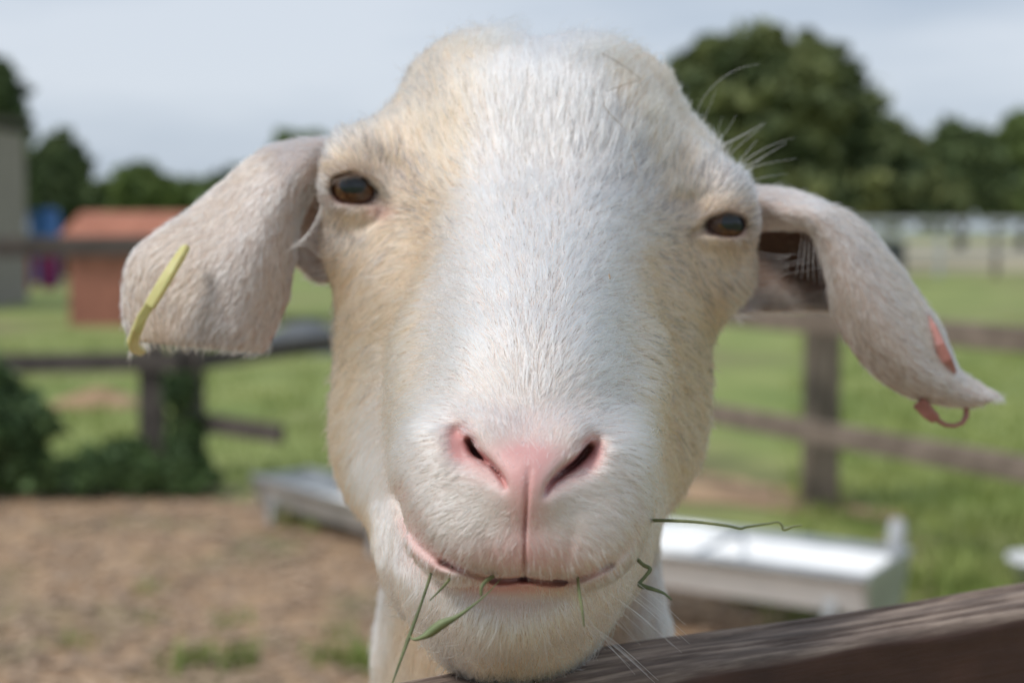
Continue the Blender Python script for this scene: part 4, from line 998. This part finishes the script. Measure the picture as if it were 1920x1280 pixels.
def plank(name, x0, x1, y0, y1, z0, z1, seed, fine):
    """a sawn board with worn arrises and drying cracks, in the fence's own frame"""
    r = np.random.default_rng(seed); nx = 700 if fine else 40; ny = 30 if fine else 5; nz = 14 if fine else 4
    rr0 = .0035 if fine else .004; arc = [math.pi/2*k/4 for k in range(5)]; ring = []
    ring += [(y0+rr0+(y1-y0-2*rr0)*k/ny, z1) for k in range(ny)]+[(y1-rr0+rr0*math.sin(a), z1-rr0+rr0*math.cos(a)) for a in arc]
    ring += [(y1, z1-rr0-(z1-z0-2*rr0)*k/nz) for k in range(1,nz)]+[(y1-rr0+rr0*math.cos(a), z0+rr0-rr0*math.sin(a)) for a in arc]
    ring += [(y1-rr0-(y1-y0-2*rr0)*k/ny, z0) for k in range(1,ny)]+[(y0+rr0-rr0*math.sin(a), z0+rr0-rr0*math.cos(a)) for a in arc]
    ring += [(y0, z0+rr0+(z1-z0-2*rr0)*k/nz) for k in range(1,nz)]+[(y0+rr0-rr0*math.cos(a), z1-rr0+rr0*math.sin(a)) for a in arc[:-1]]
    ring = np.array(ring); m = len(ring); X = np.linspace(x0, x1, nx)
    V = np.empty((nx,m,3)); V[...,0] = X[:,None]; V[...,1] = ring[None,:,0]; V[...,2] = ring[None,:,1]
    cy, cz = (y0+y1)/2, (z0+z1)/2
    # worn arrises
    fy = np.abs(V[...,1]-cy)/((y1-y0)/2); fzz = (V[...,2]-cz)/((z1-z0)/2)
    top = fzz > .98
    V[...,2] -= np.where(fzz > .5, .0022*np.clip((fy-.75)/.25, 0, 1)**2*(1+.6*np.sin(X*31+seed)[:,None]+.4*np.sin(X*83)[:,None]), 0)
    V[...,1] += np.where(np.abs(V[...,1]-cy) > (y1-y0)/2-1e-6, .0008*np.sin(X*23+seed*2)[:,None], 0)
    V[...,2] += .0010*np.sin(X*9+seed)[:,None]+.0006*np.sin(X*27+1)[:,None]
    if fine:
        q = V.reshape(-1,3); gr = snoise(q*np.array([6,260,60]), 1.0, 40+seed, 3).reshape(nx,m)
        V[...,2] += np.where(top, .0008*gr, 0)
        for _ in range(34):        # drying cracks along the grain
            yc, xc, lw = r.uniform(y0+.003,y1-.003), r.uniform(x0,x1), r.uniform(.05,.22); w = r.uniform(.0006,.0012)
            path = yc+.0016*np.sin(X*22+r.uniform(0,6))+.0008*np.sin(X*61+r.uniform(0,6)); amp = np.exp(-((X-xc)/lw)**4)*r.uniform(.0015,.0045)
            V[...,2] -= np.where(top, amp[:,None]*np.exp(-((V[...,1]-path[:,None])/w)**2), 0)
    Fq = []
    i = (np.arange(nx-1)[:,None]*m+np.arange(m)[None,:]).ravel(); j = (np.arange(nx-1)[:,None]*m+(np.arange(m)[None,:]+1)%m).ravel()
    Fq = np.stack([i, i+m, j+m, j], 1).tolist(); Fq += [tuple(range(m)), tuple(range((nx-1)*m, nx*m))[::-1]]
    o = mesh_obj(name, V.reshape(-1,3), Fq, m_rail, fz, True)
    return o
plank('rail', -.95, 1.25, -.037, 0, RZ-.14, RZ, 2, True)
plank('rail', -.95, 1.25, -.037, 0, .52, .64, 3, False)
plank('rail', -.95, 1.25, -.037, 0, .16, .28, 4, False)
for x in (-.80, 1.08):
    mb = MB(); mb.v = []; mb.box((0,0,0), (.10,.09,1.22), taper=.95)
    o = mesh_obj('post', [(vx+x, vy-.037-.048, vz+.46) for vx, vy, vz in mb.v], mb.f, m_rail, fz); md = o.modifiers.new('bevel','BEVEL'); md.width = .008

# ------------------------------------------------------------------ EAR TAGS
m_yel, t, b = new_mat('yellow_tag'); b.inputs['Base Color'].default_value = (.66,.58,.13,1); b.inputs['Roughness'].default_value = .42; b.inputs['Subsurface Weight'].default_value = .2; b.inputs['Subsurface Scale'].default_value = .002
nz_ = t.nodes.new('ShaderNodeTexNoise'); nz_.inputs['Scale'].default_value = 300; rr_ = t.nodes.new('ShaderNodeValToRGB'); rr_.color_ramp.elements[0].color = (.52,.47,.17,1); rr_.color_ramp.elements[1].color = (.70,.65,.28,1); rr_.color_ramp.elements[0].position = .3; rr_.color_ramp.elements[1].position = .7
t.links.new(nz_.outputs['Fac'], rr_.inputs['Fac']); t.links.new(rr_.outputs[0], b.inputs['Base Color'])
m_cop, t, b = new_mat('pink_tag'); b.inputs['Base Color'].default_value = (.55,.20,.17,1); b.inputs['Roughness'].default_value = .4
nz_ = t.nodes.new('ShaderNodeTexNoise'); nz_.inputs['Scale'].default_value = 250; rr_ = t.nodes.new('ShaderNodeValToRGB'); rr_.color_ramp.elements[0].color = (.30,.12,.10,1); rr_.color_ramp.elements[1].color = (.46,.20,.17,1)
t.links.new(nz_.outputs['Fac'], rr_.inputs['Fac']); t.links.new(rr_.outputs[0], b.inputs['Base Color'])
def strap(pts, widths, thick, side):
    """a flat band through world points; side = width direction"""
    mb = MB(); pts = [Vector(to_world(P(*p))) for p in pts]; side = Vector(vec_world(np.array(side))).normalized(); n0 = 0
    for i, p in enumerate(pts):
        d = (pts[min(i+1,len(pts)-1)]-pts[max(i-1,0)]).normalized(); s = (side-d*side.dot(d)).normalized(); n = d.cross(s); w = widths[i]/2
        for a, c_ in ((-1,-1),(1,-1),(1,1),(-1,1)): mb.v.append(tuple(p+s*w*a+n*thick/2*c_))
    for i in range(len(pts)-1):
        for j in range(4): mb.f.append((i*4+j, i*4+(j+1)%4, (i+1)*4+(j+1)%4, (i+1)*4+j))
    k = (len(pts)-1)*4; mb.f += [(3,2,1,0),(k,k+1,k+2,k+3)]
    return mb
yt = empty('ear_tag', tuple(to_world(P(300,545,.545)))); tag(yt, 'yellow plastic livestock tag clipped through the drooping ear', 'ear tag')
strap([(349,462,.5440),(338,480,.5405),(318,512,.5390),(298,545,.5385),(280,575,.5385)], [.0034,.0043,.0046,.0046,.0042], .0026, (.87,.5,-.15)).build('panel', m_yel, yt, bevel=.0007)
strap([(282,570,.5395),(268,592,.5410),(257,618,.5430),(249,640,.5480),(253,654,.5540),(268,660,.5600)], [.0036,.0038,.0040,.0042,.0042,.0036], .0024, (.87,.5,-.15)).build('clip', m_yel, yt, bevel=.0006)
pt_ = empty('ear_tag', tuple(to_world(P(1760,680,.585)))); tag(pt_, 'pinkish copper tag with loop through the raised ear tip', 'ear tag')
strap([(1730,590,.583),(1744,618,.577),(1758,648,.574),(1772,676,.574),(1785,700,.578)], [.0040,.0058,.0060,.0058,.0040], .0024, (.9,.4,-.2)).build('panel', m_cop, pt_, bevel=.0006)
strap([(1722,752,.576),(1742,775,.575),(1756,786,.5755)], [.0060,.0052,.0040], .0028, (.7,.5,-.5)).build('tongue', m_cop, pt_, bevel=.0006)
lp = [(1744,768),(1756,786),(1772,796),(1790,798),(1805,792),(1812,780),(1812,765),(1806,756)]
mb = MB(); mb.tube([tuple(to_world(P(u,v,.577+.001*i))) for i, (u,v) in enumerate(lp)], [.0010,.0011,.0010,.0009,.0010,.0012,.0012,.0010], 10); mb.build('loop', m_cop, pt_, True)

# ------------------------------------------------------------------ HAY IN THE MOUTH
m_hay = ramp_mat('green_hay', (.060,.082,.032), (.20,.215,.10), 60, .7, 4)
m_dry = ramp_mat('dry_stalk', (.20,.13,.08), (.34,.24,.15), 80, .7, 4)
def stalk(pts, r, label, mat, flat=1.0, name='hay_stalk', cat='hay'):
    q = np.array([P(*p) for p in pts], np.float64); n = max(12, 6*len(pts)); g = crom(q, n); g = to_world(g)
    rr = np.interp(np.linspace(0,1,n), np.linspace(0,1,len(r)), r)
    org = Vector(g[0]); t = MB(); t.tube([tuple(x) for x in g], list(rr), 7)
    V = [tuple(Vector(v)-org) for v in t.v]
    o = mesh_obj(name, V, t.f, mat, None, True); o.location = org; tag(o, label, cat); return o
stalk([(1180,978,.432),(1230,975,.420),(1300,977,.408),(1360,984,.402),(1388,990,.400),(1400,987,.400),(1440,981,.398),(1458,978,.398),(1466,984,.398),(1470,992,.398),(1488,986,.397),(1504,984,.396)], [.0006,.0005,.0004,.00035,.0003,.0004,.0002], 'long thin green stalk pointing sideways from the upper lip', m_hay)
stalk([(1176,1022,.428),(1190,1042,.420),(1206,1058,.416),(1219,1066,.414),(1210,1080,.413),(1199,1093,.412),(1204,1098,.411),(1225,1104,.409),(1245,1112,.408),(1260,1124,.407)], [.0005,.0006,.0006,.0005,.0008,.0005,.0002], 'zigzag bent green stalk hanging at the corner of the mouth', m_hay)
stalk([(818,1038,.420),(808,1075,.412),(790,1130,.405),(768,1190,.400),(750,1240,.397),(735,1282,.395)], [.0004,.0005,.0004,.0006,.0004,.0002], 'long straight green stem hanging past the chin', m_hay)
stalk([(866,1055,.414),(850,1076,.408),(830,1100,.404),(806,1125,.402)], [.0003,.0005,.0004,.0002], 'short slanting green stem on the pink lower lip', m_hay)
stalk([(849,1046,.414),(848,1062,.409),(844,1076,.407)], [.0002,.0003,.0002], 'tiny forked green stem beside the short slanting stem', m_hay)
stalk([(924,1080,.404),(910,1090,.397),(903,1100,.395),(902,1116,.395)], [.0006,.0006,.0005,.0004], 'curled pale green stem end poking from the mouth', m_hay)
stalk([(1083,1078,.406),(1086,1110,.399),(1092,1145,.396),(1095,1174,.395)], [.0004,.0005,.0004,.0002], 'thin upright stem over the white chin fur', m_hay)
# the leaf: a blade that widens and curls
def leaf_blade(pts, w, label):
    q = np.array([P(*p) for p in pts], np.float64); n = 40; g = to_world(crom(q, n)); ww = np.interp(np.linspace(0,1,n), np.linspace(0,1,len(w)), w)
    org = g[0]; V = []; up = vec_world(np.array([.35,.9,-.3]))
    for i in range(n):
        d = g[min(i+1,n-1)]-g[max(i-1,0)]; d /= np.linalg.norm(d); s = up-d*np.dot(up,d); s /= np.linalg.norm(s); nn = np.cross(d, s)
        for k, (a, c_) in enumerate(((-1,.25),(0,-.12),(1,.25),(0,.10))): V.append(g[i]-org+s*ww[i]*a/2+nn*ww[i]*c_*.6)
    Q = [(i*4+j, i*4+(j+1)%4, (i+1)*4+(j+1)%4, (i+1)*4+j) for i in range(n-1) for j in range(4)]+[(3,2,1,0),((n-1)*4,(n-1)*4+1,(n-1)*4+2,(n-1)*4+3)]
    o = mesh_obj('hay_leaf', V, Q, m_leafh, None, True); o.location = Vector(org); tag(o, label, 'hay')
m_leafh = ramp_mat('hay_leaf_green', (.15,.19,.085), (.27,.31,.16), 90, .6, 4)
leaf_blade([(938,1086,.402),(915,1112,.396),(885,1137,.393),(855,1158,.392),(830,1170,.392),(808,1184,.393),(790,1194,.395),(775,1198,.397),(768,1192,.398)], [.0006,.0009,.0012,.0018,.0031,.0028,.0014,.0008,.0004], 'curled green grass leaf hanging from the lower lip')
# bits of straw caught in the forehead hair
def on_face(u, v, lift=.0035):
    d0, d1 = .36, .70
    ray = np.array([(u-960)/F, (640-v)/F, 1.0]); ds = np.linspace(d0, d1, 400); p = (ray[None]*ds[:,None]).astype(np.float32); s = head_sdf(p)
    i = int(np.argmax(s < lift)); return float(ds[i])
def face_stalk(uv, r, label, mat, lift=.004):
    return stalk([(u,v,on_face(u,v,lift)) for u, v in uv], r, label, mat, name='straw', cat='straw')
face_stalk([(1128,100),(1150,112),(1175,128),(1200,148)], [.00008,.00014,.00014,.00008], 'thin dry straw angled across the white crown hair', m_dry, .006)
face_stalk([(1200,150),(1180,156),(1155,165),(1136,172)], [.00008,.00014,.00014,.00008], 'thin dry straw meeting another under the crown', m_dry, .006)
face_stalk([(1133,198),(1142,212),(1160,230),(1172,243)], [.00008,.00014,.00008], 'short brown straw in the upper forehead hair', m_dry, .006)
face_stalk([(1182,272),(1186,290),(1192,310),(1194,330)], [.00008,.00014,.00008], 'short brown straw lower on the forehead near the brow', m_dry, .005)
face_stalk([(1142,514),(1143,518),(1144,523)], [.0002,.0003,.0002], 'tiny brown speck of chaff on the nose bridge', m_dry, .003)

# ------------------------------------------------------------------ WHISKERS AND LASHES
def long_hair(name, lines, r, tint, K=9, root=False):
    pts = np.empty((len(lines),K,3)); rad = np.empty((len(lines),K))
    for i, l in enumerate(lines):
        q = np.array([P(*p) for p in l], np.float64)
        if root:
            a0 = project(head_sdf, q[:1].astype(np.float32), 12)[0].astype(np.float64); q = q+(a0-q[0])*np.linspace(1,.0,len(q))[:,None]
        pts[i] = to_world(crom(q, K)); rad[i] = r*np.linspace(1,.25,K)*rng.uniform(.8,1.2)
    tt = np.tile(np.array(tint), (len(lines),1))*rng.uniform(.9,1.08,(len(lines),1))
    o = curves_obj(name, pts, rad, tt, goat); tag(o, kind='stuff')
brow = [[(1318,215,.575),(1330,175,.570),(1358,142,.566),(1392,124,.563),(1424,120,.561)],[(1330,225,.575),(1340,190,.572),(1343,165,.570)],
        [(1362,258,.572),(1358,235,.570),(1354,218,.569)],[(1362,258,.572),(1375,235,.570),(1380,216,.569)],[(1366,256,.572),(1400,245,.568),(1436,229,.566)],[(1366,262,.572),(1400,248,.569),(1432,232,.566)],
        [(1384,286,.572),(1408,258,.568),(1432,236,.565)],[(1396,306,.571),(1420,284,.568),(1455,266,.566),(1490,258,.564)],[(1398,308,.571),(1430,292,.568),(1475,268,.565)],[(1402,312,.571),(1440,300,.568),(1494,297,.565)],[(1408,320,.571),(1425,302,.569),(1436,290,.567)],[(1412,332,.571),(1445,326,.568),(1476,326,.566)],[(1400,305,.572),(1415,275,.570),(1420,262,.569)]]
for k in range(9):
    v0 = 462+k*6.5; brow.append([(1392,v0,.566),(1420,v0+10+k*.5,.560),(1460,v0+16-k,.556),(1500+rng.uniform(-30,45),v0+14-3*k,.554)])
for k in range(7):
    u0 = 1505+k*7; brow.append([(u0,420+k*2,.575),(u0-4+k,460,.568),(u0-10+3*k,500,.564),(u0-14+5*k,520+4*k,.563)])
for k in range(7):
    u0 = 612-k*3; brow.append([(600,300+k*8,.570),(606,350+k*9,.558),(600-k*5,400+k*8,.553),(590-k*10,440+k*6,.551)])
for k in range(8):
    v0 = 430+k*7; brow.append([(618,v0,.556),(600,v0+2,.552),(575,v0+10-4*k,.551),(550+rng.uniform(-10,15),v0+22-5*k,.551)])
for k in range(5): brow.append([(612,495+k*10,.57),(590,500+k*9,.566),(570+4*k,520+6*k,.565)])
long_hair('whiskers', brow[:13], .00010, (.80,.76,.70), root=True); long_hair('ear_hair', brow[13:], .00015, (.86,.83,.80))
chin = []
for k in range(46):
    u0 = 800+k*7.2+rng.uniform(-8,8); v0 = 1120+rng.uniform(-15,75)-abs(u0-965)*.12; a = (u0-965)/170+rng.normal(0,.12); l = rng.uniform(45,95)
    dz = on_face(u0, v0, .0005); chin.append([(u0,v0,dz),(u0+a*l*.3,v0+l*.4,dz-.004),(u0+a*l*.8,v0+l*.95,dz-.003)])
for k in range(16):
    u0 = 1090+rng.uniform(0,90); v0 = 1180-(u0-1090)*1.1+rng.uniform(-20,10); l = rng.uniform(60,150)
    dz = on_face(u0, v0, .0005); dz = min(dz,.46); chin.append([(u0,v0,dz),(u0+l*.4,v0+l*.3,dz-.006),(u0+l*.9,v0+l*.75,dz-.008)])
for k in range(14):
    u0 = 745+rng.uniform(0,60); v0 = 1010+(u0-745)*1.6+rng.uniform(-20,20); l = rng.uniform(30,70)
    dz = min(on_face(u0, v0, .0005),.47); chin.append([(u0,v0,dz),(u0-l*.2,v0+l*.4,dz-.005),(u0-l*.55,v0+l*.8,dz-.006)])
for k in range(40):
    u0 = 830+rng.uniform(0,310); v0 = 1030+rng.uniform(0,40)-abs(u0-985)*.15; l = rng.uniform(20,42); a = (u0-985)/200
    dz = on_face(u0, v0, .0004); chin.append([(u0,v0,dz),(u0+a*l*.3,v0+l*.45,dz-.002),(u0+a*l*.6,v0+l*.95,dz-.0015)])
long_hair('chin_whiskers', chin, .00010, (.80,.76,.70))
lash = []
for k in range(60):
    a = k/59; u0, v0 = 630+80*a, 336-14*math.sin(a*2.6)+30*max(0,a-.75); lash.append([(u0,v0,.5425),(u0-5+6*a,v0+4,.5385),(u0-9+10*a,v0+12+rng.uniform(-3,3),.5355)])
for k in range(50):
    a = k/49; u0, v0 = 1312+78*a, 408-16*math.sin(a*2.4); lash.append([(u0,v0,.5465),(u0+3*a,v0+3,.5425),(u0+6*a,v0+11+rng.uniform(-3,3),.5395)])
long_hair('eyelashes', lash, .00011, (.16,.10,.065), 6)
# tufts on the crown where the horn buds were
tuft = []
for (uc, vc, su, sv, n_, du, dv, l0) in ((880,88,32,12,150,.3,-1,44),(925,76,18,9,130,.6,-.8,52),(1110,98,30,14,160,.4,-1,42),(1160,106,22,12,70,.7,-.7,34)):
    for _ in range(n_):
        u0, v0 = rng.normal(uc,su), rng.normal(vc,sv); dz = on_face(u0, v0, .0)
        if dz < .45 or dz > .66: continue
        l = l0*rng.uniform(.6,1.15); a = du+rng.normal(0,.22); b_ = dv+rng.normal(0,.12); cu_ = rng.normal(.15,.25)
        tuft.append([(u0,v0,dz),(u0+a*l*.35,v0+b_*l*.45,dz-.003),(u0+a*l*.8+cu_*l*.2,v0+b_*l*.75,dz-.001),(u0+a*l*1.2+cu_*l*.6,v0+b_*l*.85,dz+.004)])
long_hair('forelock', tuft, .00013, (.80,.74,.64), 7)
tag(goat, 'white and cream goat with drooping ears resting its chin over the rail', 'goat')
